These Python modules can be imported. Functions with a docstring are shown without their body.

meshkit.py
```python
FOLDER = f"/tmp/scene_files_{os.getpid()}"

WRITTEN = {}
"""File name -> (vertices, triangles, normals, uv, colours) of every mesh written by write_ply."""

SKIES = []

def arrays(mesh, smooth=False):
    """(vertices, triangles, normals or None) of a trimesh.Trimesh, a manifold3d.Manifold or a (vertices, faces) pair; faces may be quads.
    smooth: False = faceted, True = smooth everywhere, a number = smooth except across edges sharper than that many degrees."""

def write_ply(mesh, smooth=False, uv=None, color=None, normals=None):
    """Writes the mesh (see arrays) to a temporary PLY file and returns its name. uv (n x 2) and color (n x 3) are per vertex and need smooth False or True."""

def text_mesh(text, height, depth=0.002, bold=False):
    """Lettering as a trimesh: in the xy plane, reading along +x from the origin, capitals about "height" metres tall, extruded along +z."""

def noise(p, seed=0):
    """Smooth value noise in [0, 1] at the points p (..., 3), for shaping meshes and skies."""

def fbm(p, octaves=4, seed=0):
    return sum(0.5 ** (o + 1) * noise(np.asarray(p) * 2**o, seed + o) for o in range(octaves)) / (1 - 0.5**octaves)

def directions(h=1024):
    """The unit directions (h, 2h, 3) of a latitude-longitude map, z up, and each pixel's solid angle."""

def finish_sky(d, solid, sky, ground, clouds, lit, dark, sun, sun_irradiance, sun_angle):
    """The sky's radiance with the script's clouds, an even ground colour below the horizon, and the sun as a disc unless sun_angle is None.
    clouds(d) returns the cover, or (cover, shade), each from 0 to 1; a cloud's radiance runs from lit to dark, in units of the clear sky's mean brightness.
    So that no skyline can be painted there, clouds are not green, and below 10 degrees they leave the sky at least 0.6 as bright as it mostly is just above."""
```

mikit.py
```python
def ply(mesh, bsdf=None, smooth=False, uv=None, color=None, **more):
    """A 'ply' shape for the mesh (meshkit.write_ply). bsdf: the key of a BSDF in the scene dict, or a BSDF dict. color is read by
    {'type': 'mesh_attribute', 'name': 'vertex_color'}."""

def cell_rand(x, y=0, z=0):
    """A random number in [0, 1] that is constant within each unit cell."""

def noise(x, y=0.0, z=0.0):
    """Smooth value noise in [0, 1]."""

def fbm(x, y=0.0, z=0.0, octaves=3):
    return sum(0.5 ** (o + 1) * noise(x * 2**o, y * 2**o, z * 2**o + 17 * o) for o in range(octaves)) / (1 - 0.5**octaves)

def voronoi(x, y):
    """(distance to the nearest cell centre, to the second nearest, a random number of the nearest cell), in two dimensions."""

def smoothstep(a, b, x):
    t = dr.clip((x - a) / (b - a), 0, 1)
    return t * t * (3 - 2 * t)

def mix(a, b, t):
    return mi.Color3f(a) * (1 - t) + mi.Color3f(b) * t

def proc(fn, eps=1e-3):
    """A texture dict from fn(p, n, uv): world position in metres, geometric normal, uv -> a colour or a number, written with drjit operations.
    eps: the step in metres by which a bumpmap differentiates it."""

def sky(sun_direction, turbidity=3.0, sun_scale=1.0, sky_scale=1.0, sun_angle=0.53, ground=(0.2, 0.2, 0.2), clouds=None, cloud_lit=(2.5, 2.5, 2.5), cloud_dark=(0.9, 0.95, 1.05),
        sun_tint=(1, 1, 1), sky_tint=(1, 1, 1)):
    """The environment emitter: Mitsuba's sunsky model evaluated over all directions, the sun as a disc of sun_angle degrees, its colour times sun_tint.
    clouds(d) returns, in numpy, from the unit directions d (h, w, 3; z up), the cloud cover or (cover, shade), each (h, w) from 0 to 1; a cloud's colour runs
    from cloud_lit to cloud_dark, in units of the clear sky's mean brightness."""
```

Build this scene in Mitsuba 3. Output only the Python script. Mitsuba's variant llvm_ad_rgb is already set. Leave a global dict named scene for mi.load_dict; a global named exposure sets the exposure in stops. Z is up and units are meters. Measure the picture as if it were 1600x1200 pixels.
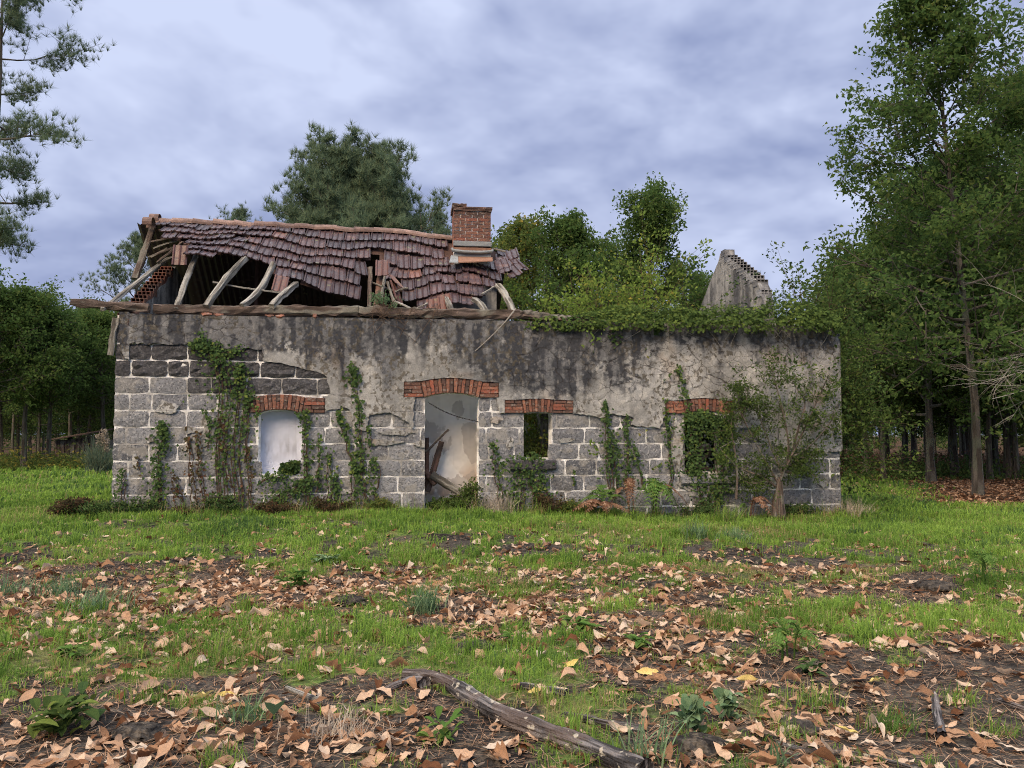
import math, random, numpy as np, trimesh, mitsuba as mi, mikit, meshkit, drjit as dr
from shapely.geometry import Polygon, box as sbox, Point
from shapely.prepared import prep
from shapely import affinity
from mikit import proc, noise, fbm, voronoi, cell_rand, smoothstep, mix
T = mi.ScalarTransform4f
# ---------------------------------------------------------------- camera, sky, exposure
FPX = 1300.0                      # focal length in pixels of the 1600 wide photograph
PITCH = math.atan(80 / FPX)
CAM = np.array([0.0, 0.0, 1.21])
scene, labels = {}, {}
scene['camera'] = {'type': 'perspective', 'fov': 2 * math.degrees(math.atan(800 / FPX)), 'fov_axis': 'x', 'near_clip': 0.1, 'far_clip': 3000.0,
                   'to_world': T().look_at(origin=CAM.tolist(), target=[0, math.cos(PITCH), CAM[2] + math.sin(PITCH)], up=[0, 0, 1])}


def S(a, b, x):
    t = np.clip((np.asarray(x, float) - a) / (b - a), 0, 1)
    return t * t * (3 - 2 * t)


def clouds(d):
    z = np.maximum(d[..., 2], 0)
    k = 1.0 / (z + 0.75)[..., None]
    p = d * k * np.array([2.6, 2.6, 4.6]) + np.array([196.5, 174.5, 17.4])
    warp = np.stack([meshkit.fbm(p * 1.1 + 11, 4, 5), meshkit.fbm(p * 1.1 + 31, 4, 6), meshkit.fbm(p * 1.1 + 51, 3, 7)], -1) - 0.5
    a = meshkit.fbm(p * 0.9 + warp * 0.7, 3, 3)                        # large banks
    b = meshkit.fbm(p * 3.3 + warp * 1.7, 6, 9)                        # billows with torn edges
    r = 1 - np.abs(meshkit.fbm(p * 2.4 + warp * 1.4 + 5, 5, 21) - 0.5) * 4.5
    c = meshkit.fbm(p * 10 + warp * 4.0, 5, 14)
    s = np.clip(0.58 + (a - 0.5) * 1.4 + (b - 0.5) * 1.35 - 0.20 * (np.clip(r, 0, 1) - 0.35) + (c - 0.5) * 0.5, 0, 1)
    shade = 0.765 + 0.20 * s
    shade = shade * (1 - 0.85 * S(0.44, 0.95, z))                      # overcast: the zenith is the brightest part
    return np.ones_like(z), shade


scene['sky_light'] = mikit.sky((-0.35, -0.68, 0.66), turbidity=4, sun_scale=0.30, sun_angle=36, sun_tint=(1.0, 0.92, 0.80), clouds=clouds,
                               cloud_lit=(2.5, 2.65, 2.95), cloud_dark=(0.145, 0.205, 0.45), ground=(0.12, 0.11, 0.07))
exposure = 3.3
# ---------------------------------------------------------------- helpers
FW, UP = np.array([0, math.cos(PITCH), math.sin(PITCH)]), np.array([0, -math.sin(PITCH), math.cos(PITCH)])
HL, ANG = np.array([-6.30, 13.15, 0.0]), math.radians(7.6)      # the house: its front left corner, turned by 7.6 degrees
EU, EW = np.array([math.cos(ANG), math.sin(ANG), 0]), np.array([-math.sin(ANG), math.cos(ANG), 0])
LEN, CH = 12.22, 0.267                                           # length of the front, height of a course of blocks


def ray(px, py):
    return (px - 800) / FPX * np.array([1.0, 0, 0]) + FW - (py - 600) / FPX * UP


def F(px, py, w=0.0):
    """Measured point of the photograph on the plane w metres behind the front wall: (u along the wall, z)."""
    d = ray(px, py)
    t = ((HL - CAM) @ EW + w) / (d @ EW)
    q = CAM + d * t - HL
    return np.array([q @ EU, q[2]])


def FP(px, py, w=0.0):
    u, z = F(px, py, w)
    return np.array([u, w, z])


def world(v):
    v = np.asarray(v, float)
    return HL + v[..., :1] * EU + v[..., 1:2] * EW + v[..., 2:3] * np.array([0, 0, 1.0])


def gh(x, y):
    """Height of the ground."""
    x, y = np.asarray(x, float), np.asarray(y, float)
    p = np.stack([x, y, x * 0], -1)
    h = -0.27 + 0.18 * S(8.5, 12.6, y) * (1 - S(-1, 4.5, x)) + 0.03 * S(9, 12.8, y)
    near = 1 - S(15, 30, np.hypot(x, y))
    return h + near * (0.09 * (meshkit.fbm(p * 0.9, 2, 3) - 0.5) + 0.05 * (meshkit.fbm(p * 4.0, 3, 8) - 0.5)) + 0.25 * (1 - near) * (meshkit.noise(p * 0.11, 4) - 0.5)


def G(px, py):
    """Measured point of the photograph on the ground."""
    d, z = ray(px, py), -0.25
    for _ in range(6):
        q = CAM + d * ((z - CAM[2]) / d[2])
        z = float(gh(q[0], q[1]))
    return np.array([q[0], q[1], z])


def at(px, D):
    """Point on the ground D metres away in the direction of picture column px."""
    x = (px - 800) / FPX * D
    return np.array([x, D, float(gh(x, D))])


COUNT = {}


def numbered(name):
    n = COUNT.get(name, 0)
    COUNT[name] = n + 1
    return name if n == 0 else f'{name}_{n:03d}'


def key(parent, name):
    return numbered(f'{parent}__{name}' if parent else name)


class MB:
    """Collects pieces of one mesh with a uv (two numbers the material reads) per vertex."""
    def __init__(self):
        self.v, self.f, self.t, self.n = [], [], [], 0

    def add(self, v, f, uv=(0.5, 0.5)):
        v, f = np.asarray(v, float).reshape(-1, 3), np.asarray(f, int)
        if f.shape[1] == 4:
            f = np.vstack([f[:, [0, 1, 2]], f[:, [0, 2, 3]]])
        self.v.append(v)
        self.f.append(f + self.n)
        uv = np.asarray(uv, float)
        self.t.append(np.tile(uv, (len(v), 1)) if uv.ndim == 1 else uv)
        self.n += len(v)
        return self

    def put(self, k, bsdf, smooth=False, house=False):
        v = np.vstack(self.v)
        scene[k] = mikit.ply((world(v) if house else v, np.vstack(self.f)), 'mat_' + bsdf, smooth, uv=np.vstack(self.t))
        return k


def tag(k, label=None, category=None, group=None, kind=None):
    d = {a: b for a, b in (('label', label), ('category', category), ('group', group), ('kind', kind)) if b}
    labels[k] = d


def tube(points, radii, sides=6, cap=True):
    p = np.asarray(points, float)
    n = len(p)
    t = np.gradient(p, axis=0)
    t /= np.linalg.norm(t, axis=1, keepdims=True) + 1e-12
    ref = np.array([0, 0, 1.0]) if abs(t[0, 2]) < 0.8 else np.array([1.0, 0, 0])
    a = np.cross(t, ref)
    a /= np.linalg.norm(a, axis=1, keepdims=True) + 1e-12
    b = np.cross(t, a)
    ang = np.arange(sides) * 2 * np.pi / sides
    r = np.broadcast_to(np.asarray(radii, float), (n,))
    v = p[:, None] + r[:, None, None] * (np.cos(ang)[None, :, None] * a[:, None] + np.sin(ang)[None, :, None] * b[:, None])
    i, j = np.meshgrid(np.arange(n - 1), np.arange(sides), indexing='ij')
    q = np.stack([i * sides + j, i * sides + (j + 1) % sides, (i + 1) * sides + (j + 1) % sides, (i + 1) * sides + j], -1).reshape(-1, 4)
    f = np.vstack([q[:, [0, 2, 1]], q[:, [0, 3, 2]]])
    v = v.reshape(-1, 3)
    if cap:
        e = [[0, (k + 1) % sides, k] for k in range(1, sides - 1)] + [[(n - 1) * sides, (n - 1) * sides + k, (n - 1) * sides + (k + 1) % sides] for k in range(1, sides - 1)]
        f = np.vstack([f, e])
    return v, f


def grain(v, m, seed):
    """uv of a tube or beam built ring by ring: round it, and metres along it."""
    r = np.asarray(v).reshape(-1, m, 3)
    c = r.mean(1)
    L = np.concatenate([[0], np.cumsum(np.linalg.norm(np.diff(c, axis=0), axis=1))])
    return np.stack([np.tile(np.abs(np.arange(m) / m - 0.5) * 2, len(c)) + 7 * seed, np.repeat(L, m) + 31 * seed], -1)


def beam(p0, p1, w, h, rng, n=8, bend=0.0, rough=0.006, twist=0.0, taper=1.0):
    """A weathered squared timber from p0 to p1 (house or world coordinates)."""
    p0, p1 = np.asarray(p0, float), np.asarray(p1, float)
    t = (p1 - p0) / np.linalg.norm(p1 - p0)
    a = np.cross(t, [0, 0, 1.0]) if abs(t[2]) < 0.9 else np.cross(t, [0, 1.0, 0])
    a /= np.linalg.norm(a)
    b = np.cross(a, t)
    c = 0.18 * min(w, h)
    prof = np.array([[-w / 2 + c, -h / 2], [w / 2 - c, -h / 2], [w / 2, -h / 2 + c], [w / 2, h / 2 - c], [w / 2 - c, h / 2], [-w / 2 + c, h / 2], [-w / 2, h / 2 - c], [-w / 2, -h / 2 + c]])
    V, m = [], len(prof)
    for i in range(n + 1):
        s = i / n
        k = (1 + (taper - 1) * s) * (1 + rng.uniform(-0.04, 0.04))
        an = twist * s
        o = p0 + (p1 - p0) * s + b * bend * 4 * s * (1 - s) + rng.normal(0, rough * 0.4, 3)
        q = prof * k + rng.normal(0, rough, prof.shape)
        q = q @ np.array([[math.cos(an), math.sin(an)], [-math.sin(an), math.cos(an)]])
        V.append(o + q[:, :1] * a + q[:, 1:] * b)
    V = np.vstack(V)
    f = []
    for i in range(n):
        for j in range(m):
            f.append([i * m + j, i * m + (j + 1) % m, (i + 1) * m + (j + 1) % m, (i + 1) * m + j])
    f = np.array(f)
    f = np.vstack([f[:, [0, 2, 1]], f[:, [0, 3, 2]]])
    caps = [[0, k, k + 1] for k in range(1, m - 1)] + [[n * m, n * m + k + 1, n * m + k] for k in range(1, m - 1)]
    return V, np.vstack([f, caps])


def boxvf(a, b):
    m = trimesh.creation.box(bounds=[a, b])
    return np.array(m.vertices), np.array(m.faces)


def prism(poly, w0, w1):
    """A shapely polygon in (u, z) extruded from w0 to w1."""
    m = trimesh.creation.extrude_polygon(poly, w1 - w0, engine='earcut')
    v = np.array(m.vertices)
    return np.stack([v[:, 0], w0 + v[:, 2], v[:, 1]], -1), np.array(m.faces)[:, ::-1]


def leaf_cards(c, size, nrm, rng, aspect=0.55, fold=0.18):
    """Small folded leaves: two triangles each."""
    n = len(c)
    nrm = nrm / (np.linalg.norm(nrm, axis=1, keepdims=True) + 1e-9)
    a = rng.normal(size=(n, 3))
    a -= (a * nrm).sum(1, keepdims=True) * nrm
    a /= np.linalg.norm(a, axis=1, keepdims=True) + 1e-9
    b = np.cross(nrm, a)
    s = np.broadcast_to(np.asarray(size, float), (n,))[:, None]
    lift = nrm * s * fold
    v = np.stack([c - a * s * 0.5, c + b * s * aspect * 0.5 + lift - a * s * 0.06, c + a * s * 0.5, c - b * s * aspect * 0.5 + lift - a * s * 0.06], 1).reshape(-1, 3)
    i = np.arange(n)[:, None] * 4
    return v, np.vstack([i + [0, 1, 2], i + [0, 2, 3]])


def rgb(r, g, b):
    return {'type': 'rgb', 'value': [r, g, b]}


# ---------------------------------------------------------------- materials
def hu(p):
    return (p.x - HL[0]) * EU[0] + (p.y - HL[1]) * EU[1]


def hw(p):
    return (p.x - HL[0]) * EW[0] + (p.y - HL[1]) * EW[1]


def principled(color, rough=0.8, spec=0.3, bump=None, scale=0.004, eps=2e-3, **more):
    b = {'type': 'principled', 'base_color': proc(color) if callable(color) else rgb(*color), 'roughness': proc(rough) if callable(rough) else rough, 'specular': spec, **more}
    if bump is not None:
        b = {'type': 'bumpmap', 'arbitrary': proc(bump, eps), 'scale': scale, 'nested': b}
    return {'type': 'twosided', 'bsdf': b}


def foliage(c1, c2, c3, trans=0.7, rough=0.45, spec=None):
    def fn(p, n, uv):
        return mix(mix(c1, c2, uv.x), c3, smoothstep(0.72, 1.0, uv.y) * 0.9) * (0.75 + 0.5 * noise(uv.x * 37, uv.y * 11))
    return {'type': 'principledthin', 'base_color': proc(fn), 'roughness': rough, 'diff_trans': trans, 'spec_trans': 0.0, 'eta': 1.4}


def stain_spots(u, z, spots):
    m = 0
    for (cu, cz, ru, rz, k) in spots:
        m = m + k * dr.exp(-dr.square((u - cu) / ru) - dr.square((z - cz) / rz))
    return m


DARK_SPOTS = [(0.9, 2.85, 1.3, 0.34, 1.0), (2.2, 2.9, 1.2, 0.3, 0.7), (3.4, 2.55, 0.5, 0.4, 0.35), (4.25, 2.5, 0.28, 0.45, 0.55), (5.4, 2.75, 0.28, 0.5, 0.5), (6.3, 2.55, 0.62, 0.5, 1.1), (7.3, 2.55, 0.6, 0.5, 0.9), (8.0, 2.85, 0.8, 0.25, 0.5),
              (6.9, 2.1, 0.6, 0.25, 0.6), (10.0, 3.0, 1.3, 0.2, 0.6), (11.6, 2.95, 0.5, 0.3, 0.6), (8.2, 2.25, 0.3, 0.2, 0.4), (9.2, 2.3, 0.2, 0.3, 0.2)]


def plaster_color(p, n, uv):
    u, z = hu(p), p.z
    streak = fbm(u * 4.2, z * 0.55, 3.0, 4)
    blot = fbm(u * 1.5, z * 1.9, 9.0, 4)
    fine = fbm(u * 17, z * 17, 1.0, 4)
    grit = fbm(u * 70, z * 70, 4.0, 3)
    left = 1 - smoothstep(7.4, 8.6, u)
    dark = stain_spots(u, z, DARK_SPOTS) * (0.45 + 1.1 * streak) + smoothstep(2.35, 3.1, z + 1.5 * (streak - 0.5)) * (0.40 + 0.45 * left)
    dark = dark + 0.45 * smoothstep(0.5, 0.78, blot) * smoothstep(0.40, 0.62, fine) + 0.2 * smoothstep(0.55, 0.75, streak)
    dark = dr.clip(1.5 * dark * (0.45 + 1.1 * fine), 0, 1)
    warm = mix((0.245, 0.244, 0.236), (0.43, 0.43, 0.42), smoothstep(0.3, 0.7, blot))
    warm = mix(warm, (0.34, 0.24, 0.16), 0.35 * smoothstep(0.62, 0.8, fbm(u * 2.3, z * 2.7, 30.0, 3)))
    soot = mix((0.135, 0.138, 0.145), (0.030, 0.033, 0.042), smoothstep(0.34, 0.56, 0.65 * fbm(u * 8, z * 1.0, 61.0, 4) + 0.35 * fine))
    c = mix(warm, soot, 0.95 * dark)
    c = mix(c, (0.085, 0.075, 0.058), 0.8 * smoothstep(0.54, 0.66, fbm(u * 24, z * 20, 1.0, 4)) * smoothstep(0.36, 0.58, fbm(u * 1.9, z * 2.6, 19.0, 4)))          # lichen and grime
    c = mix(c, (0.52, 0.50, 0.46), 0.4 * smoothstep(0.60, 0.74, fbm(u * 15, z * 9, 50.0, 5)) * (1 - 0.6 * dark))   # pale flaked spots
    wu, wz = u + 0.10 * fbm(u * 5, z * 5, 2.0, 3), z + 0.10 * fbm(u * 5, z * 5, 7.0, 3)
    d1, d2, _ = voronoi(wu * 3.6, wz * 5.6)
    region = smoothstep(0.40, 0.56, fbm(u * 0.85, z * 1.1, 77.0, 3))
    crack = (1 - smoothstep(0.0, 0.045, d2 - d1)) * region
    fz = (z + 0.05 * (fine - 0.5)) / CH
    course = (1 - smoothstep(0.0, 0.045, dr.abs(fz - dr.floor(fz + 0.5)) )) * smoothstep(0.54, 0.64, fbm(u * 2.6, z * 5, 20.0, 3))
    c = mix(c, (0.035, 0.03, 0.027), dr.clip(0.75 * crack + 0.5 * course, 0, 1))
    return c * (0.72 + 0.56 * grit)


def plaster_bump(p, n, uv):
    u, z = hu(p), p.z
    wu, wz = u + 0.10 * fbm(u * 5, z * 5, 2.0, 3), z + 0.10 * fbm(u * 5, z * 5, 7.0, 3)
    d1, d2, _ = voronoi(wu * 3.6, wz * 5.6)
    region = smoothstep(0.40, 0.56, fbm(u * 0.85, z * 1.1, 77.0, 3))
    return fbm(u * 22, z * 22, 1.0, 4) + 0.5 * fbm(u * 60, z * 60, 5.0, 2) - 1.2 * (1 - smoothstep(0.0, 0.05, d2 - d1)) * region


def block_color(p, n, uv):
    u, z = hu(p), p.z
    g = fbm(u * 26, z * 26, hw(p) * 20, 4)
    s = fbm(u * 75, z * 75, 5.0, 3)
    pit = smoothstep(0.60, 0.72, fbm(u * 62, z * 62, 60.0, 3))
    base = mix((0.095, 0.101, 0.115), (0.25, 0.257, 0.275), uv.x)
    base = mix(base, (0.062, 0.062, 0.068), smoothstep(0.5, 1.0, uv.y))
    c = base * (0.52 + 0.62 * g + 0.38 * s)
    c = mix(c, (0.035, 0.035, 0.037), 0.6 * pit)
    c = mix(c, (0.45, 0.445, 0.44), 0.5 * (1 - 0.75 * uv.y) * smoothstep(0.60, 0.70, fbm(u * 42, z * 42, 90.0, 3)))
    c = mix(c, (0.36, 0.34, 0.30), 0.4 * smoothstep(0.56, 0.70, fbm(u * 5.3, z * 6.3, 14.0, 4)) * (1 - uv.y))        # mortar smeared over
    c = mix(c, (0.085, 0.078, 0.06), 0.6 * smoothstep(0.5, 0.7, fbm(u * 4.4, z * 2.1, 41.0, 3)) * (1 - smoothstep(0.0, 0.9, z)))
    return c


def block_bump(p, n, uv):
    u, z = hu(p), p.z
    return fbm(u * 30, z * 30, hw(p) * 30, 4) - 0.5 * smoothstep(0.60, 0.70, fbm(u * 62, z * 62, 60.0, 3)) + 0.4 * fbm(u * 90, z * 90, 2.0, 2)


def mortar_color(p, n, uv):
    u, z = hu(p), p.z
    a = fbm(u * 9, z * 9, hw(p) * 9, 4)
    c = mix((0.52, 0.52, 0.51), (0.74, 0.74, 0.735), smoothstep(0.3, 0.65, a))
    c = mix(c, (0.16, 0.15, 0.135), 0.7 * smoothstep(0.58, 0.70, fbm(u * 3.5, z * 3.5, 8.0, 3)))
    return c * (0.75 + 0.5 * fbm(u * 60, z * 60, hw(p) * 60, 2))


_a, _b = F(670, 676, 0.78), F(728, 752, 0.78)      # the sloping line of a lost staircase: paler below it
STAIR = (_a, (_b - _a) * [1, -1] / np.linalg.norm(_b - _a))


def inner_color(p, n, uv):
    u, z, w = hu(p), p.z, hw(p)
    a = fbm(u * 1.6 + w, z * 1.6, 3.0, 4)
    st = fbm(u * 14, z * 0.7, w * 3, 3)
    c = mix((0.72, 0.69, 0.66), (0.84, 0.81, 0.78), smoothstep(0.35, 0.65, a))
    lav = 1 - smoothstep(3.55, 3.75, u)
    c = mix(c, (0.56, 0.595, 0.71), lav)
    grime = smoothstep(0.30, 0.0, dr.abs(z - 0.95 + 0.12 * (u - 2.8)) ) * smoothstep(0.42, 0.7, fbm(u * 9, z * 3, 6.0, 3)) * lav
    c = mix(c, (0.22, 0.22, 0.25), 0.5 * grime + 0.15 * smoothstep(0.55, 0.75, st))
    low = 1 - smoothstep(0.25, 0.75, z + 0.5 * (a - 0.5))
    c = mix(c, (0.42, 0.27, 0.17), 0.75 * low * smoothstep(0.44, 0.50, fbm(u * 4, z * 4, 12.0, 4)) * (1 - lav))
    d = (u - STAIR[0][0]) * STAIR[1][1] + (z - STAIR[0][1]) * STAIR[1][0] + 0.05 * (fbm(u * 9, z * 9, 2.0, 3) - 0.5)
    below = (1 - smoothstep(-0.01, 0.015, d)) * (1 - lav)
    c = mix(c, (0.86, 0.85, 0.83), 0.9 * below * smoothstep(0.3, 0.45, z + 0.3 * (a - 0.5)))
    c = mix(c, (0.36, 0.33, 0.31), 0.6 * (1 - lav) * smoothstep(0.55, 0.59, fbm(u * 4, z * 3, 44.0, 5)))
    return c * (0.86 + 0.28 * fbm(u * 11, z * 11, w * 11, 3))


def gable_color(p, n, uv):
    u, z, w = hu(p), p.z, hw(p)
    st = fbm(w * 6, z * 0.5, u * 6, 4)
    a = fbm(w * 2.2, z * 2.2, u * 2, 4)
    c = mix((0.085, 0.087, 0.095), (0.33, 0.325, 0.31), smoothstep(0.36, 0.68, 0.6 * st + 0.4 * a))
    c = mix(c, (0.05, 0.05, 0.05), 0.5 * smoothstep(0.55, 0.72, fbm(w * 15, z * 9, u * 9, 3)))
    return c * (0.75 + 0.5 * fbm(w * 40, z * 40, u * 40, 2))


def brick_color(p, n, uv):
    a = fbm(p.x * 40, p.y * 40, p.z * 40, 3)
    b = fbm(p.x * 9, p.y * 9, p.z * 9, 3)
    c = mix((0.25, 0.10, 0.066), (0.37, 0.17, 0.11), b)
    c = mix(c, (0.30, 0.085, 0.055), smoothstep(0.6, 1.0, uv.x) * 0.7)
    c = mix(c, (0.07, 0.05, 0.045), dr.clip(uv.y * (0.55 + 0.8 * b), 0, 0.95))
    c = mix(c, (0.05, 0.04, 0.035), 0.8 * smoothstep(0.54, 0.66, a))
    c = mix(c, (0.30, 0.27, 0.24), 0.4 * smoothstep(0.60, 0.70, fbm(p.x * 25, p.y * 25, p.z * 25 + 5, 3)))
    return c * (0.65 + 0.7 * a)


def tile_color(p, n, uv):
    a = fbm(p.x * 16, p.y * 16, p.z * 16, 3)
    b = fbm(p.x * 4, p.y * 4, p.z * 4, 3)
    c = mix((0.034, 0.022, 0.026), (0.075, 0.041, 0.042), uv.x)
    c = mix(c, (0.19, 0.085, 0.062), smoothstep(0.78, 0.98, uv.y) * 0.8)
    c = mix(c, (0.045, 0.04, 0.045), 0.6 * smoothstep(0.52, 0.7, a))
    c = mix(c, (0.17, 0.095, 0.075), 0.4 * smoothstep(0.58, 0.74, fbm(p.x * 7, p.y * 7, p.z * 7, 3)))
    c = mix(c, (0.20, 0.22, 0.10), 0.4 * smoothstep(0.70, 0.80, fbm(p.x * 11, p.y * 11, p.z * 11 + 9, 3)))
    return c * (0.8 + 0.4 * a)


def wood(c1, c2, c3):
    def fn(p, n, uv):
        g = fbm(uv.x * 9, uv.y * 1.6, 3.0, 4)
        b = fbm(uv.x * 3.1, uv.y * 2.5, 9.0, 3)
        c = mix(c1, c2, smoothstep(0.3, 0.7, g))
        c = mix(c, c3, 0.8 * smoothstep(0.5, 0.68, b))
        return c * (0.65 + 0.7 * fbm(p.x * 60, p.y * 60, p.z * 60, 2))
    return fn


def bark_bump(p, n, uv):
    return fbm(uv.x * 14, uv.y * 6, 2.0, 4) + 0.5 * fbm(p.x * 80, p.y * 80, p.z * 60, 2)


def log_color(p, n, uv):
    a = fbm(uv.x * 9, uv.y * 5, 2.0, 4)
    b = fbm(p.x * 6, p.y * 6, p.z * 6, 3)
    c = mix((0.022, 0.02, 0.02), (0.16, 0.148, 0.145), smoothstep(0.40, 0.74, a))
    c = mix(c, (0.10, 0.072, 0.06), 0.6 * smoothstep(0.5, 0.66, b))
    c = mix(c, (0.42, 0.38, 0.30), 0.7 * smoothstep(0.66, 0.74, fbm(p.x * 30, p.y * 30, p.z * 30, 3)))
    return c


def soil_color(p, n, uv):
    a = fbm(p.x * 3.1, p.y * 3.1, 2.0, 4)
    f = fbm(p.x * 24, p.y * 24, 4.0, 4)
    g = fbm(p.x * 85, p.y * 85, 9.0, 2)
    soil = mix((0.013, 0.0115, 0.011), (0.046, 0.041, 0.036), smoothstep(0.3, 0.7, 0.5 * a + 0.5 * f))
    soil = mix(soil, (0.11, 0.09, 0.068), 0.55 * smoothstep(0.56, 0.70, fbm(p.x * 30, p.y * 30, 3.0, 3)))
    grass = mix((0.045, 0.075, 0.018), (0.085, 0.13, 0.03), smoothstep(0.3, 0.7, f))
    grass = mix(grass, (0.14, 0.12, 0.055), 0.6 * smoothstep(0.5, 0.7, a))
    c = mix(soil, grass, smoothstep(0.25, 0.75, uv.x + 0.5 * (f - 0.5)))
    rust = mix((0.030, 0.021, 0.014), (0.075, 0.045, 0.028), f)
    c = mix(c, rust, smoothstep(0.3, 0.7, uv.y + 0.4 * (f - 0.5)))
    return c * (0.6 + 0.8 * g)


def soil_bump(p, n, uv):
    return fbm(p.x * 22, p.y * 22, 4.0, 4) + 0.5 * fbm(p.x * 70, p.y * 70, 9.0, 2)


def litter_color(p, n, uv):
    a = fbm(p.x * 60, p.y * 60, p.z * 60, 3)
    c = mix((0.31, 0.175, 0.10), (0.55, 0.38, 0.26), smoothstep(0.1, 1.0, uv.x))
    c = mix(c, (0.13, 0.06, 0.032), smoothstep(0.62, 0.95, uv.y))
    c = mix(c, (0.58, 0.47, 0.36), smoothstep(0.3, 0.0, uv.y))
    return c * (0.72 + 0.5 * a)


def leafyellow_color(p, n, uv):
    return mix((0.60, 0.47, 0.14), (0.70, 0.55, 0.24), uv.x) * (0.75 + 0.5 * fbm(p.x * 60, p.y * 60, p.z * 60, 3))


def grass_color(p, n, uv):
    c = mix((0.10, 0.195, 0.036), (0.25, 0.39, 0.075), uv.x)
    c = mix(c, (0.33, 0.28, 0.14), smoothstep(0.70, 0.92, uv.y))
    c = mix(c, (0.07, 0.13, 0.055), smoothstep(0.22, 0.0, uv.y))
    return c


def moss_roof(p, n, uv):
    return mix((0.05, 0.035, 0.03), (0.12, 0.07, 0.06), fbm(p.x * 8, p.y * 8, p.z * 8, 3))


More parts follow.
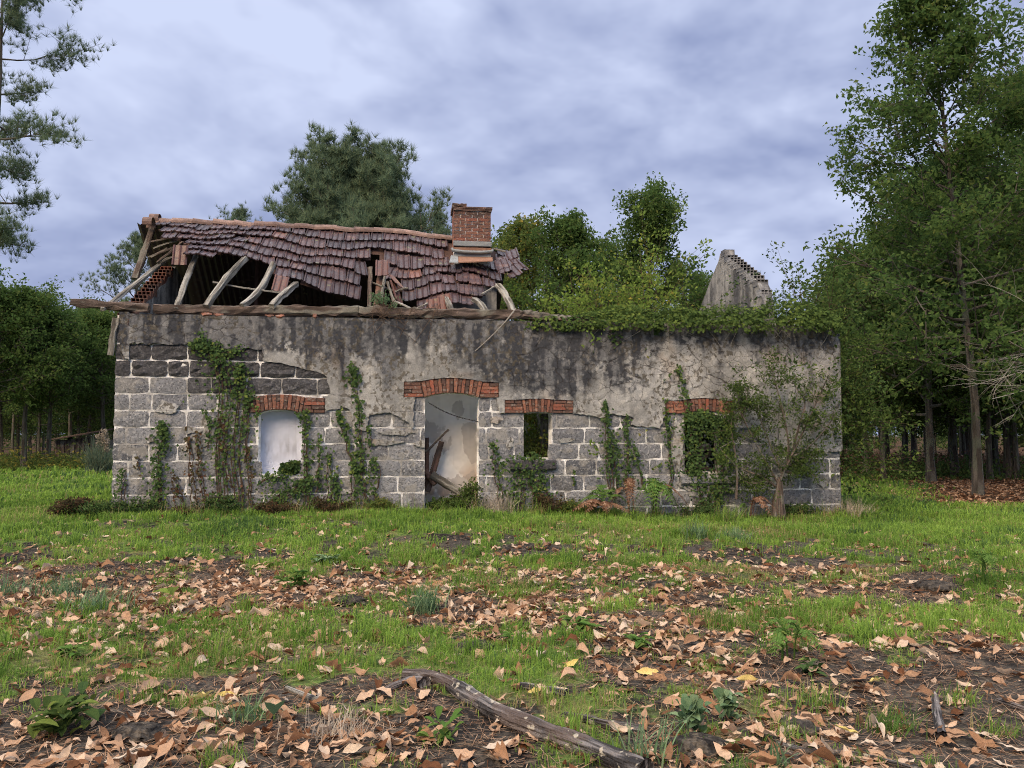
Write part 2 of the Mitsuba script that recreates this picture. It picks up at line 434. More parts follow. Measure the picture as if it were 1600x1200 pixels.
MAT = {
    'plaster': principled(plaster_color, 0.95, 0.15, plaster_bump, 0.010),
    'block': principled(block_color, 0.95, 0.15, block_bump, 0.012),
    'mortar': principled(mortar_color, 0.95, 0.15, block_bump, 0.006),
    'inner_plaster': principled(inner_color, 0.9, 0.2),
    'gable_plaster': principled(gable_color, 0.95, 0.15, block_bump, 0.006),
    'brick': principled(brick_color, 0.85, 0.25),
    'tile': principled(tile_color, lambda p, n, uv: 0.30 + 0.35 * fbm(p.x * 12, p.y * 12, p.z * 12, 3), 0.45),
    'ridge': principled(lambda p, n, uv: mix((0.15, 0.095, 0.08), (0.27, 0.18, 0.15), uv.x) * (0.35 + 0.95 * fbm(p.x * 14, p.y * 14, p.z * 14, 3)), 0.7, 0.3),
    'grey_wood': principled(wood((0.085, 0.08, 0.07), (0.29, 0.28, 0.25), (0.06, 0.053, 0.045)), 0.9, 0.2),
    'dark_wood': principled(wood((0.05, 0.038, 0.032), (0.13, 0.10, 0.085), (0.17, 0.165, 0.14)), 0.9, 0.2),
    'rust_wood': principled(wood((0.075, 0.048, 0.038), (0.17, 0.10, 0.078), (0.09, 0.07, 0.06)), 0.85, 0.2),
    'zinc': principled(lambda p, n, uv: mix((0.13, 0.145, 0.15), (0.25, 0.27, 0.28), fbm(p.x * 8, p.y * 8, p.z * 8, 4)), 0.6, 0.5),
    'apron': principled(lambda p, n, uv: mix((0.17, 0.085, 0.055), (0.27, 0.16, 0.115), fbm(p.x * 7, p.y * 7, p.z * 7, 4)), 0.8, 0.3),
    'under_roof': principled(moss_roof, 0.9, 0.1),
    'soil': principled(soil_color, 0.95, 0.15, soil_bump, 0.03),
    'litter': {'type': 'principledthin', 'base_color': proc(litter_color), 'roughness': 0.6, 'diff_trans': 0.4, 'spec_trans': 0.0, 'eta': 1.35},
    'yellow_leaf_skin': {'type': 'principledthin', 'base_color': proc(leafyellow_color), 'roughness': 0.5, 'diff_trans': 0.5, 'spec_trans': 0.0, 'eta': 1.35},
    'grass': {'type': 'principledthin', 'base_color': proc(grass_color), 'roughness': 0.5, 'diff_trans': 0.8, 'spec_trans': 0.0, 'eta': 1.35},
    'log': principled(log_color, 0.75, 0.35, bark_bump, 0.02),
    'bark': principled(wood((0.05, 0.043, 0.037), (0.135, 0.12, 0.105), (0.09, 0.10, 0.075)), 0.95, 0.1),
    'pale_twig': principled((0.27, 0.255, 0.23), 0.9, 0.1),
    'brown_twig': principled((0.085, 0.06, 0.045), 0.9, 0.1),
    'rubber': principled((0.015, 0.015, 0.017), 0.6, 0.3),
    'oak_leaf': foliage((0.058, 0.112, 0.036), (0.13, 0.20, 0.058), (0.17, 0.20, 0.06), 1.1),
    'bright_leaf': foliage((0.12, 0.20, 0.04), (0.25, 0.33, 0.075), (0.36, 0.32, 0.07), 0.9),
    'autumn_leaf': foliage((0.075, 0.125, 0.036), (0.155, 0.19, 0.055), (0.34, 0.27, 0.06), 0.9),
    'pine_needle': foliage((0.085, 0.135, 0.085), (0.17, 0.235, 0.145), (0.20, 0.23, 0.13), 0.6),
    'ivy_leaf': foliage((0.034, 0.066, 0.028), (0.08, 0.13, 0.042), (0.16, 0.20, 0.05), 0.4, 0.35),
    'creeper_leaf': foliage((0.075, 0.04, 0.03), (0.06, 0.065, 0.03), (0.16, 0.075, 0.045), 0.4),
    'shrub_leaf': foliage((0.048, 0.082, 0.028), (0.10, 0.15, 0.04), (0.16, 0.21, 0.05), 0.7),
    'fern_green': foliage((0.075, 0.15, 0.035), (0.13, 0.23, 0.06), (0.16, 0.2, 0.05), 0.7),
    'fern_brown': foliage((0.13, 0.065, 0.042), (0.24, 0.135, 0.085), (0.38, 0.26, 0.18), 0.4),
    'sedge': foliage((0.085, 0.155, 0.075), (0.17, 0.26, 0.14), (0.22, 0.30, 0.17), 0.6),
    'pampas': foliage((0.09, 0.135, 0.095), (0.16, 0.21, 0.15), (0.25, 0.24, 0.15), 0.5),
    'plume': foliage((0.36, 0.30, 0.24), (0.48, 0.42, 0.35), (0.45, 0.40, 0.3), 0.6),
}
scene.update({f'mat_{a}': b for a, b in MAT.items()})
# ---------------------------------------------------------------- the ground
def grass_cover(x, y):
    x, y = np.asarray(x, float), np.asarray(y, float)
    p = np.stack([x, y, x * 0], -1)
    n = meshkit.fbm(p * np.array([0.55, 0.75, 1]), 4, 21) - 0.5
    m = meshkit.fbm(p * 3.1, 3, 33) - 0.5
    base = np.interp(y, [3.2, 4.2, 5.0, 6.0, 7.0, 8.3, 9.5, 10.4, 11.5, 30], [0.10, 0.12, 0.22, 0.22, 0.18, 0.24, 0.36, 0.62, 0.98, 1.0])
    base = base + 0.34 * np.exp(-((x + 0.5) / 0.8) ** 2 - ((y - 5.5) / 0.75) ** 2) + 0.35 * np.exp(-((x - 4.0) / 1.5) ** 2 - ((y - 8.2) / 1.5) ** 2)
    base = base - 0.30 * np.exp(-((x + 1.4) / 0.8) ** 2 - ((y - 4.9) / 0.6) ** 2) - 0.3 * np.exp(-((x + 5) / 1.2) ** 2 - ((y - 8.8) / 0.6) ** 2)
    base = base - 0.25 * np.exp(-((x - 1.6) / 1.0) ** 2 - ((y - 5.3) / 0.7) ** 2) - 0.18 * S(1.5, 4, x) * S(8.5, 10.5, y) * (1 - S(11.5, 13, y))
    return np.clip(base + 1.8 * n + 1.9 * m, 0, 1) * (1 - woodland_floor(x, y))


def woodland_floor(x, y):
    p = np.stack([x, y, np.zeros_like(x)], -1)
    n = 5 * (meshkit.fbm(p * 0.35, 3, 5) - 0.5)
    right = S(-1.2, 1.2, x - 9.6 - 0.30 * (y - 19.0) + 0.6 * n) * S(16.6, 18.4, y + 0.3 * n)
    right = np.maximum(right, S(29, 33, y + n))
    left = S(-0.8, 0.8, (y - 30.5 + n) * 0.6) * S(-6, -8, x)
    back = S(24, 27, y) * (1 - S(6.5, 8, x))
    return np.clip(np.maximum(right, np.maximum(left, back * S(-7, -5, x))), 0, 1)


def axis(lo, hi, step, far):
    e, d, x = [], step, hi
    while x < far:
        d *= 1.22
        x += d
        e.append(x)
    f, d, x = [], step, lo
    while x > -far:
        d *= 1.22
        x -= d
        f.append(x)
    return np.array(f[::-1] + list(np.arange(lo, hi + 1e-6, step)) + e)


gx, gy = axis(-11, 11, 0.085, 900), axis(2.2, 15.5, 0.085, 900)
XX, YY = np.meshgrid(gx, gy)
V = np.stack([XX, YY, gh(XX, YY)], -1).reshape(-1, 3)
i, j = np.meshgrid(np.arange(len(gy) - 1), np.arange(len(gx) - 1), indexing='ij')
q = np.stack([i * len(gx) + j, i * len(gx) + j + 1, (i + 1) * len(gx) + j + 1, (i + 1) * len(gx) + j], -1).reshape(-1, 4)
gm = MB().add(V, q, np.stack([grass_cover(V[:, 0], V[:, 1]), woodland_floor(V[:, 0], V[:, 1])], -1))
gm.put('ground', 'soil', smooth=True)
tag('ground', 'uneven dark soil and thin turf in front of the ruin', kind='structure')

# ---------------------------------------------------------------- the ruined house
HOUSE = 'ruined_house'
tag(HOUSE, 'derelict grey block house with its red tiled roof half fallen in', 'house')
WALL = f'{HOUSE}__front_wall'
rng = np.random.default_rng(7)
ZT = 3.14


def rect(x0, x1, y0, y1, rise=0.0):
    """Opening measured in the photograph: px edges, top of its sides, bottom, and how far the arch rises."""
    a, b = F(x0, y1), F(x1, y0)
    u0, u1, z0, z1 = a[0], b[0], a[1], b[1]
    t = np.linspace(1, -1, 13)
    arc = [((u0 + u1) / 2 + (u1 - u0) / 2 * k, z1 + rise * (1 - k * k)) for k in t]
    return Polygon([(u0, z0), (u1, z0)] + arc)


OPEN = [rect(403, 472, 646, 741, 0.055), rect(663, 748, 621, 812, 0.075), rect(818, 862, 645, 716, 0.0), rect(1070, 1127, 650, 738, 0.05)]
opens = OPEN[0].union(OPEN[1]).union(OPEN[2]).union(OPEN[3])
core = sbox(0.02, -0.6, LEN - 0.02, ZT - 0.02).difference(opens)
MB().add(*prism(core, 0.0, 0.34)).put(WALL, 'mortar', house=True)
tag(WALL)

# rendered coat: everything above this line is still covered
edge_px = [(203, 537), (250, 538), (300, 537), (345, 542), (368, 549), (384, 545), (411, 546), (412, 565), (436, 567), (460, 572), (478, 578), (500, 583), (512, 590), (516, 616), (509, 622), (509, 643), (519, 640), (538, 637), (547, 641), (551, 660), (556, 672),
           (572, 673), (578, 648), (590, 645), (606, 645), (624, 651), (638, 660), (643, 669), (646, 668), (647, 611), (774, 611), (781, 646), (788, 646), (794, 636), (889, 636), (895, 647),
           (909, 647), (934, 653), (944, 652), (953, 647), (968, 649), (981, 650), (990, 655), (985, 664), (1010, 668), (1030, 670), (1036, 652), (1044, 637), (1139, 637), (1145, 648), (1140, 664), (1150, 668), (1173, 667), (1180, 682), (1187, 690), (1205, 691), (1220, 699),
           (1250, 702), (1270, 705), (1291, 709), (1292, 704), (1311, 704)]
edge = [F(*p) for p in edge_px]
ragged = []
for k in range(len(edge) - 1):
    a, b = edge[k], edge[k + 1]
    L = np.linalg.norm(b - a)
    n = max(1, int(L / 0.035))
    for s in range(n):
        q_ = a + (b - a) * s / n
        am = 0.014 if 0 < s else 0.004
        q_ = q_ + (np.array([meshkit.noise([q_[0] * 21, q_[1] * 21, 1.0], 2), meshkit.noise([q_[0] * 21, q_[1] * 21, 1.0], 3)]) - 0.5) * 2 * am * 1.6
        ragged.append(q_)
ragged.append(edge[-1])
coat = Polygon([(F(203, 500)[0], ZT)] + [tuple(p) for p in ragged] + [(LEN + 0.01, ragged[-1][1]), (LEN + 0.01, ZT)]).buffer(0)
holes = [Polygon([tuple(F(*p)) for p in h]) for h in ([(262, 700), (262, 700.1), (262.1, 700)],)]
LINTELS = [(385, 508, 622, 645, 403, 472, 0.055, 12), (631, 779, 598, 620.5, 663, 748, 0.075, 15), (788, 895, 626, 645.5, 818, 862, 0.02, 10), (1038, 1145, 627, 646, 1070, 1127, 0.05, 11)]
lint = []
for (x0, x1, y0, y1, o0, o1, rise, n) in LINTELS:
    a, b = F(x0, y1), F(x1, y0)
    uo0, uo1 = F(o0, y1)[0], F(o1, y1)[0]
    lint.append((a[0], b[0], a[1], b[1], uo0, uo1, rise, n))
lintpoly = Polygon()
for (u0, u1, z0, z1, a, b, rise, n) in lint:
    t = np.linspace(0, 1, 11)
    mid_, hf = (a + b) / 2, (b - a) / 2 * 1.13
    top = [(mid_ + hf * (2 * k - 1), z1 + 0.012 + rise * 0.75 * (1 - (2 * k - 1) ** 2)) for k in t[::-1]]
    lintpoly = lintpoly.union(Polygon([(u0, z0), (u1, z0), (u1, z1)] + top + [(u0, z1)]).buffer(0.002))
coat = coat.difference(opens).difference(lintpoly)
patches = []          # islands of render left on the bare blocks, and mortar filled joints
for (px, py, ru, rz, sd) in [(262, 637, .16, .10, 1), (327, 668, .10, .22, 2), (300, 700, .20, .08, 3), (236, 687, .07, .06, 4), (300, 672, .14, .05, 5), (590, 690, .3, .06, 6), (620, 676, .22, .05, 7), (660, 694, .15, .05, 8), (775, 655, .1, .06, 9), (796, 692, .06, .09, 10), (885, 688, .14, .04, 11), (415, 680, .085, .28, 12),
                              (1058, 700, .10, .55, 13), (1100, 765, .42, .16, 14), (540, 768, .2, .04, 15), (830, 660, .12, .05, 16), (470, 792, .3, .06, 17), (212, 722, .05, .1, 18), (1200, 755, .2, .12, 19), (1285, 752, .13, .1, 20), (952, 767, .25, .06, 21), (1136, 690, .10, .5, 22), (690, 800, .2, .05, 23)]:
    c = F(px, py)
    an = np.linspace(0, 2 * np.pi, 64, endpoint=False)
    rr = 0.25 + 1.5 * meshkit.fbm(np.stack([np.cos(an) * 1.9 + sd * 5, np.sin(an) * 1.9, an * 0], -1), 4, 2)
    patches.append(Polygon(np.stack([c[0] + ru * rr * np.cos(an), c[1] + rz * rr * np.sin(an)], -1)).buffer(0))
patch = patches[0]
for p_ in patches[1:]:
    patch = patch.union(p_)
patch = patch.difference(opens).difference(lintpoly).difference(coat.buffer(0.03))
pilaster = Polygon([tuple(F(*p)) for p in [(188, 488), (203, 488), (204, 520), (203, 562), (197, 560), (190, 548), (188, 520)]])
corner_r = Polygon([tuple(F(*p)) for p in [(1293, 580), (1300, 566), (1311, 570), (1311, 705), (1296, 706), (1294, 640)]])


def plaster_sheet(poly, w_face, k, bsdf='plaster', step=0.055, rough=0.016, back=0.001):
    """A coat on the wall with a thickness, a lumpy face and broken edges."""
    polys = [g for g in getattr(poly, 'geoms', [poly]) if g.area > 1e-3]
    idx, V, Fc = {}, [], []

    def vid(u, z):
        kk = (round(u * 20000), round(z * 20000))
        if kk not in idx:
            idx[kk] = len(V)
            V.append((u, z))
        return idx[kk]
    m = MB()
    for g in polys:
        g = Polygon([(round(a, 4), round(b, 4)) for a, b in g.exterior.coords], [[(round(a, 4), round(b, 4)) for a, b in r.coords] for r in g.interiors]).buffer(0)
        for g in getattr(g, 'geoms', [g]):
            P = prep(g)
            x0, y0, x1, y1 = g.bounds
            for a in np.arange(math.floor(x0 / step), math.ceil(x1 / step)):
                for b in np.arange(math.floor(y0 / step), math.ceil(y1 / step)):
                    c = sbox(a * step, b * step, (a + 1) * step, (b + 1) * step)
                    if P.contains(c):
                        p4 = [vid(a * step, b * step), vid((a + 1) * step, b * step), vid((a + 1) * step, (b + 1) * step), vid(a * step, (b + 1) * step)]
                        Fc += [[p4[0], p4[1], p4[2]], [p4[0], p4[2], p4[3]]]
                    elif P.intersects(c):
                        cc = c.intersection(g)
                        for h in getattr(cc, 'geoms', [cc]):
                            if h.geom_type != 'Polygon' or h.area < 1e-6:
                                continue
                            vv, ff = trimesh.creation.triangulate_polygon(h, engine='earcut')
                            ids = [vid(*q) for q in vv]
                            Fc += [[ids[t[0]], ids[t[1]], ids[t[2]]] for t in ff if len({ids[t[0]], ids[t[1]], ids[t[2]]}) == 3]
            for ring in [g.exterior, *g.interiors]:
                r = np.array(ring.coords)
                fw = face_w(r[:, 0], r[:, 1], w_face, rough)
                n = len(r)
                vv = np.vstack([np.stack([r[:, 0], fw, r[:, 1]], -1), np.stack([r[:, 0], np.full(n, back), r[:, 1]], -1)])
                m.add(vv, [[s, s + 1, n + s + 1, n + s] for s in range(n - 1)])
    V = np.array(V)
    m.add(np.stack([V[:, 0], face_w(V[:, 0], V[:, 1], w_face, rough), V[:, 1]], -1), np.array(Fc))
    m.put(k, bsdf, house=True)


def face_w(u, z, w, rough):
    p = np.stack([u, z, u * 0], -1)
    return w - rough * (meshkit.fbm(p * 5.5, 4, 6) - 0.5) * 2 - 0.02 * (meshkit.noise(p * 1.1, 9) - 0.5)


plaster_sheet(coat, -0.050, key(WALL, 'render_coat'))
labels[f'{WALL}__render_coat'] = {'label': 'stained and cracked grey render on the upper wall'}
for g_ in getattr(patch, 'geoms', [patch]):
    if g_.area > 2e-3:
        plaster_sheet(g_, -0.034, key(WALL, 'render_coat'), rough=0.01)
plaster_sheet(pilaster, -0.045, key(WALL, 'render_coat'), rough=0.012)
plaster_sheet(corner_r.difference(coat.buffer(0.002)) if corner_r.difference(coat.buffer(0.002)).area > 1e-3 else corner_r, -0.075, key(WALL, 'render_coat'), rough=0.012)


def rough_block(u0, u1, z0, z1, proud, rough, rng, nx=6, nz=3, jit=1.0):
    """A block with a worn outline and an uneven face."""
    us, zs = np.linspace(u0, u1, nx + 1), np.linspace(z0, z1, nz + 1)
    uu, zz = np.meshgrid(us, zs, indexing='ij')
    ww = -proud + rng.normal(0, rough, uu.shape)
    e = np.zeros_like(uu)
    e[[0, -1], :] = 1
    e[:, [0, -1]] = 1
    ww = np.where(e > 0, -proud * 0.45 + rng.normal(0, rough * 0.4, uu.shape), ww)
    uu = uu + np.where(e > 0, rng.normal(0, 0.005, uu.shape), rng.normal(0, 0.012, uu.shape)) * jit
    zz = zz + np.where(e > 0, rng.normal(0, 0.005, uu.shape), rng.normal(0, 0.008, uu.shape)) * jit
    for a, b, su, sz in ((0, 0, 1, 1), (0, -1, 1, -1), (-1, 0, -1, 1), (-1, -1, -1, -1)):
        uu[a, b] += su * rng.uniform(0.004, 0.018) * jit
        zz[a, b] += sz * rng.uniform(0.003, 0.012) * jit
    v = np.stack([uu, ww, zz], -1).reshape(-1, 3)
    f = []
    idx = lambda a, b: a * (nz + 1) + b
    for a in range(nx):
        for b in range(nz):
            f += [[idx(a, b), idx(a + 1, b), idx(a + 1, b + 1)], [idx(a, b), idx(a + 1, b + 1), idx(a, b + 1)]]
    ring = [idx(a, 0) for a in range(nx)] + [idx(nx, b) for b in range(nz)] + [idx(a, nz) for a in range(nx, 0, -1)] + [idx(0, b) for b in range(nz, 0, -1)]
    n0 = len(v)
    back = v[ring].copy()
    back[:, 1] = 0.012
    v = np.vstack([v, back])
    m = len(ring)
    for s in range(m):
        a, b, c, d = ring[s], ring[(s + 1) % m], n0 + (s + 1) % m, n0 + s
        f += [[a, d, c], [a, c, b]]
    return v, np.array(f)


bare = sbox(0, -0.6, LEN, ZT).difference(coat.buffer(-0.02)).difference(opens).difference(lintpoly)
obstacles = opens.union(lintpoly)
for c in range(-2, 11):
    z0, z1 = c * CH + 0.011, (c + 1) * CH - 0.011
    L = 0.553
    off = {0: 0.0, 1: 0.27}[c % 2] + rng.uniform(-0.03, 0.03)
    cuts = [0.0]
    u = 0.22 + off if c % 2 == 0 else 0.03 + off + 0.25
    while u < LEN - 0.12:
        cuts.append(u)
        u += L + rng.uniform(-0.015, 0.015) + (rng.random() < 0.08) * rng.uniform(-0.25, -0.1)
    cuts.append(LEN)
    for a, b in zip(cuts[:-1], cuts[1:]):
        cell = sbox(a + 0.0105, z0, b - 0.0105, z1)
        free = cell.difference(obstacles)
        for g in getattr(free, 'geoms', [free]):
            if g.area < 0.008:
                continue
            x0, y0, x1, y1 = g.bounds
            if g.area < 0.8 * (x1 - x0) * (y1 - y0):      # notched by an arch: keep the larger rectangle under or beside it
                best = None
                vx = sorted({round(p_[0], 4) for p_ in g.exterior.coords} | set(np.linspace(x0, x1, 7)))
                vy = sorted({round(p_[1], 4) for p_ in g.exterior.coords} | {y0 + (y1 - y0) * 0.5})
                gb = g.buffer(0.004)
                for xa, xb, ya, yb in [(xa, xb, ya, yb) for n1, xa in enumerate(vx) for xb in vx[n1 + 1:] for n2, ya in enumerate(vy) for yb in vy[n2 + 1:] if xb - xa > 0.05 and yb - ya > 0.05]:
                    for r_ in (sbox(xa, ya, xb, yb),):
                        if gb.contains(r_) and (best is None or r_.area > best.area):
                            best = r_
                if best is None:
                    continue
                x0, y0, x1, y1 = best.bounds
            piece = sbox(x0, y0, x1, y1)
            if x1 - x0 < 0.05 or y1 - y0 < 0.05 or piece.intersection(bare).area < 0.12 * piece.area:
                continue
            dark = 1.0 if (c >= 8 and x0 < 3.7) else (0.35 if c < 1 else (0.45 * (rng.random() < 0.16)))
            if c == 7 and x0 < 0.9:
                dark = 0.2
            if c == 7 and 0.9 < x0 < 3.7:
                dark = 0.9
            v, f = rough_block(x0, x1, y0, y1, 0.024 if dark > 0.8 else 0.013, 0.011 if dark > 0.8 else 0.0035, rng, nx=max(2, int((x1 - x0) / 0.085)), nz=4 if dark > .8 else 3)
            tone = np.clip(0.62 - 0.25 * (x0 > 9) + rng.normal(0, 0.22) - 0.15 * (c > 5), 0, 1)
            k = key(WALL, 'block')
            MB().add(v, f, (tone, dark)).put(k, 'block', house=True)

# brick lintels
for n_l, (u0, u1, z0, z1, a, b, rise, n) in enumerate(lint):
    lk = f'{HOUSE}__lintel' + (f'_{n_l:03d}' if n_l else '')
    bk = MB()
    hs, uc, half = z1 - z0, (a + b) / 2, (b - a) / 2
    pts_b = lambda t: np.array([uc + half * t, z0 + rise * (1 - t * t)])
    ext = 1.13
    pts_t = lambda t: np.array([uc + half * t * ext, z1 + 0.012 + rise * 0.75 * (1 - t * t)])
    ring = [tuple(pts_b(t)) for t in np.linspace(-1, 1, 12)] + [(u1, z0), (u1, z1)] + [tuple(pts_t(t)) for t in np.linspace(1, -1, 12)] + [(u0, z1), (u0, z0)]
    v, f = prism(Polygon(ring).buffer(0), -0.014, 0.012)
    bk.add(v, f, (0.3, 0.85))
    bk.put(lk, 'brick', house=True)

    def brick(q, dark, red, w=-0.042):
        q = np.array(q) + rng.normal(0, 0.0025, (4, 2))
        ww = w + rng.uniform(-0.009, 0.007)
        c = q.mean(0)
        inner = c + (q - c) * 0.93
        vv = np.vstack([np.stack([inner[:, 0], np.full(4, ww), inner[:, 1]], -1), np.stack([q[:, 0], np.full(4, ww + 0.007), q[:, 1]], -1), np.stack([q[:, 0], np.full(4, 0.012), q[:, 1]], -1)])
        ff = [[0, 1, 2, 3]] + [[i_ + 4 * s, i_ + 4 * s + 4, (i_ + 1) % 4 + 4 * s + 4, (i_ + 1) % 4 + 4 * s] for s in (0, 1) for i_ in range(4)]
        MB().add(vv, ff, (red, dark)).put(key(lk, 'brick'), 'brick', house=True)
    g = 0.005
    for s in range(n):
        t0, t1 = -1 + 2 * s / n, -1 + 2 * (s + 1) / n
        B0, B1, T0, T1 = pts_b(t0), pts_b(t1), pts_t(t0), pts_t(t1)
        B0, B1, T0, T1 = B0 + [g, 0], B1 - [g, 0], T0 + [g, 0], T1 - [g, 0]
        if n_l == 0 and s == n - 1:
            pass
        if s % 2 == 0:
            brick([B0, B1, T1, T0], 0.08 + 0.42 * rng.random() ** 1.5, rng.random())
        else:
            M0, M1 = B0 + (T0 - B0) * 0.52, B1 + (T1 - B1) * 0.52
            up = np.array([0, g])
            brick([B0, B1, M1 - up, M0 - up], 0.55 + 0.45 * rng.random(), rng.random(), -0.036)
            brick([M0 + up, M1 + up, T1, T0], 0.55 + 0.45 * rng.random(), rng.random(), -0.036)
    for side in (0, 1):
        rows = 4
        for r in range(rows):
            za, zb = z0 + hs * r / rows + g * 0.8, z0 + hs * (r + 1) / rows - g * 0.8
            sl0, sl1 = half * (1 + (ext - 1) * r / rows), half * (1 + (ext - 1) * (r + 1) / rows)
            e0, e1 = (u0, uc - sl1) if side == 0 else (uc + sl1, u1)
            nb = 1 if r % 2 == 0 and abs(e1 - e0) < 0.33 else 2
            cut = np.linspace(e0, e1, nb + 1) + (0 if nb == 1 else np.array([0, rng.uniform(-0.05, 0.05), 0]))
            for a_, b_ in zip(cut[:-1], cut[1:]):
                brick([(a_ + g, za), (b_ - g, za), (b_ - g, zb), (a_ + g, zb)], 0.65 * (rng.random() < 0.45) + 0.35 * rng.random(), rng.random())

# a sill, loose bricks at the top of the wall, jamb slab
s0, s1 = F(797, 734), F(868, 718)
v, f = beam((s0[0], -0.03, (s0[1] + s1[1]) / 2), (s1[0], -0.03, (s0[1] + s1[1]) / 2), 0.14, s1[1] - s0[1], rng, n=4, rough=0.004)
MB().add(v, f, (0.15, 1.0)).put(f'{HOUSE}__window_sill', 'block', house=True)
s0, s1 = F(1062, 757), F(1150, 742)
v, f = beam((s0[0], -0.02, (s0[1] + s1[1]) / 2), (s1[0], -0.02, (s0[1] + s1[1]) / 2), 0.16, s1[1] - s0[1], rng, n=4, rough=0.004)
MB().add(v, f, (0.7, 0.1)).put(f'{HOUSE}__window_sill_001', 'block', house=True)
for (x0, x1, y0, y1) in [(314, 332, 489, 497), (334, 350, 490, 497), (414, 429, 492, 498), (430, 445, 492, 499), (489, 496, 491, 500), (200, 204, 490, 520)]:
    a, b = F(x0, y1), F(x1, y0)
    v, f = rough_block(a[0], b[0], a[1], b[1], 0.065, 0.004, rng, 3, 2, 0.6)
    MB().add(v, f, (rng.random(), 0.2 + 0.4 * rng.random())).put(key(WALL, 'brick'), 'brick', house=True)

# the other walls
def wall_with(poly_wz, u0, u1, k, bsdf):
    """A wall across the house: its outline in (w, z), thick from u0 to u1."""
    m = trimesh.creation.extrude_polygon(poly_wz, u1 - u0, engine='earcut')
    v = np.array(m.vertices)
    MB().add(np.stack([u0 + v[:, 2], v[:, 0], v[:, 1]], -1), np.array(m.faces)).put(k, bsdf, house=True)


WR = 2.5                                                    # the ridge stands this far behind the front
gz = lambda w: 3.16 + 0.53 * w
lg = [(0.34, -0.6), (5.0, -0.6), (5.0, 3.1), (4.6, 3.35), (3.4, 4.2), (2.55, 4.42)] + [(w, gz(w) - 0.17 + 0.03 * math.sin(9 * w)) for w in np.linspace(2.3, 0.3, 11)] + [(0.34, 3.1)]
wall_with(Polygon(lg).buffer(0), 0.0, 0.22, f'{HOUSE}__left_gable', 'gable_plaster')
wall_with(sbox(0.34, -0.6, 5.0, 2.9), LEN - 0.25, LEN, f'{HOUSE}__right_end_wall', 'gable_plaster')
rg = [(0.34, -0.6), (5.0, -0.6), (5.0, 3.1), (4.6, 3.5), (3.95, 3.95), (3.6, 4.22), (3.1, 4.6), (2.72, 4.86), (2.62, 5.0), (2.36, 5.02), (2.30, 4.86), (1.9, 4.66), (1.5, 4.44), (1.1, 4.22), (0.85, 4.1), (0.72, 3.95), (0.60, 3.7), (0.55, 3.3), (0.34, 3.05)]
wall_with(Polygon(rg).buffer(0), 11.1, 11.3, f'{HOUSE}__right_gable', 'gable_plaster')
labels[f'{HOUSE}__right_gable'] = {'label': 'streaked grey gable stump standing free of any roof'}
rear = sbox(0.22, -0.6, LEN - 0.25, 3.0).difference(sbox(8.2, 0.0, 9.4, 2.1)).difference(sbox(2.0, 0.8, 3.0, 2.0))
MB().add(*prism(rear, 4.98, 5.22)).put(f'{HOUSE}__rear_wall', 'gable_plaster', house=True)
inner = sbox(4.35, -0.6, 6.05, 2.85)
MB().add(*prism(inner, 0.78, 0.90)).put(f'{HOUSE}__inner_wall', 'inner_plaster', house=True)
MB().add(*prism(OPEN[0].buffer(0.02), 0.215, 0.245)).put(f'{HOUSE}__window_board', 'inner_plaster', house=True)
labels[f'{HOUSE}__window_board'] = {'label': 'pale lilac panel closing the left window'}
wall_with(sbox(0.36, -0.6, 0.76, 2.85), 4.35, 4.45, f'{HOUSE}__inner_wall_001', 'inner_plaster')
wall_with(Polygon([(1.40, -0.6), (4.96, -0.6), (4.96, 3.2), (2.5, 4.8), (1.40, 3.9)]), 5.95, 6.07, f'{HOUSE}__inner_wall_002', 'gable_plaster')
a, b = F(690, 488, 1.24), F(776, 446, 1.24)
MB().add(*prism(sbox(a[0], 2.9, b[0], b[1]), 1.24, 1.36)).put(f'{HOUSE}__partition', 'gable_plaster', house=True)


def hollow_brick(o, wu, lw, hz, dark):
    """Hollow brick: wu across, lw deep, hz high, with six holes facing the front."""
    outer = sbox(0, 0, wu, hz)
    t = 0.012
    cw, chh = (wu - 4 * t) / 3, (hz - 3 * t) / 2
    for a_ in range(3):
        for b_ in range(2):
            outer = outer.difference(sbox(t + a_ * (cw + t), t + b_ * (chh + t), t + a_ * (cw + t) + cw, t + b_ * (chh + t) + chh))
    v, f = prism(outer, 0, lw * 0.8)
    v2, f2 = prism(sbox(0, 0, wu, hz), lw * 0.8 + 0.001, lw)
    v, f = np.vstack([v, v2]), np.vstack([f, f2 + len(v)])
    return v + np.asarray(o), f


for s in range(15):
    w = 0.05 + s * 0.163
    v, f = hollow_brick((0.0 + rng.uniform(-0.015, 0.015), w, gz(w) - 0.155), 0.215, 0.2, 0.135, 0.3)
    MB().add(v, f, (rng.random(), 0.45 + 0.35 * rng.random())).put(key(f'{HOUSE}__left_gable', 'hollow_brick'), 'brick', house=True)
for s in range(12):
    w = 2.36 - s * 0.155
    z = np.interp(w, [0.6, 0.85, 1.1, 1.9, 2.3, 2.4], [3.75, 4.1, 4.22, 4.66, 4.86, 5.02])
    v, f = hollow_brick((11.09, w, z - 0.05), 0.22, 0.19, 0.13, 0.5)
    MB().add(v, f, (rng.random(), 0.5)).put(key(f'{HOUSE}__right_gable', 'hollow_brick'), 'block', house=True)

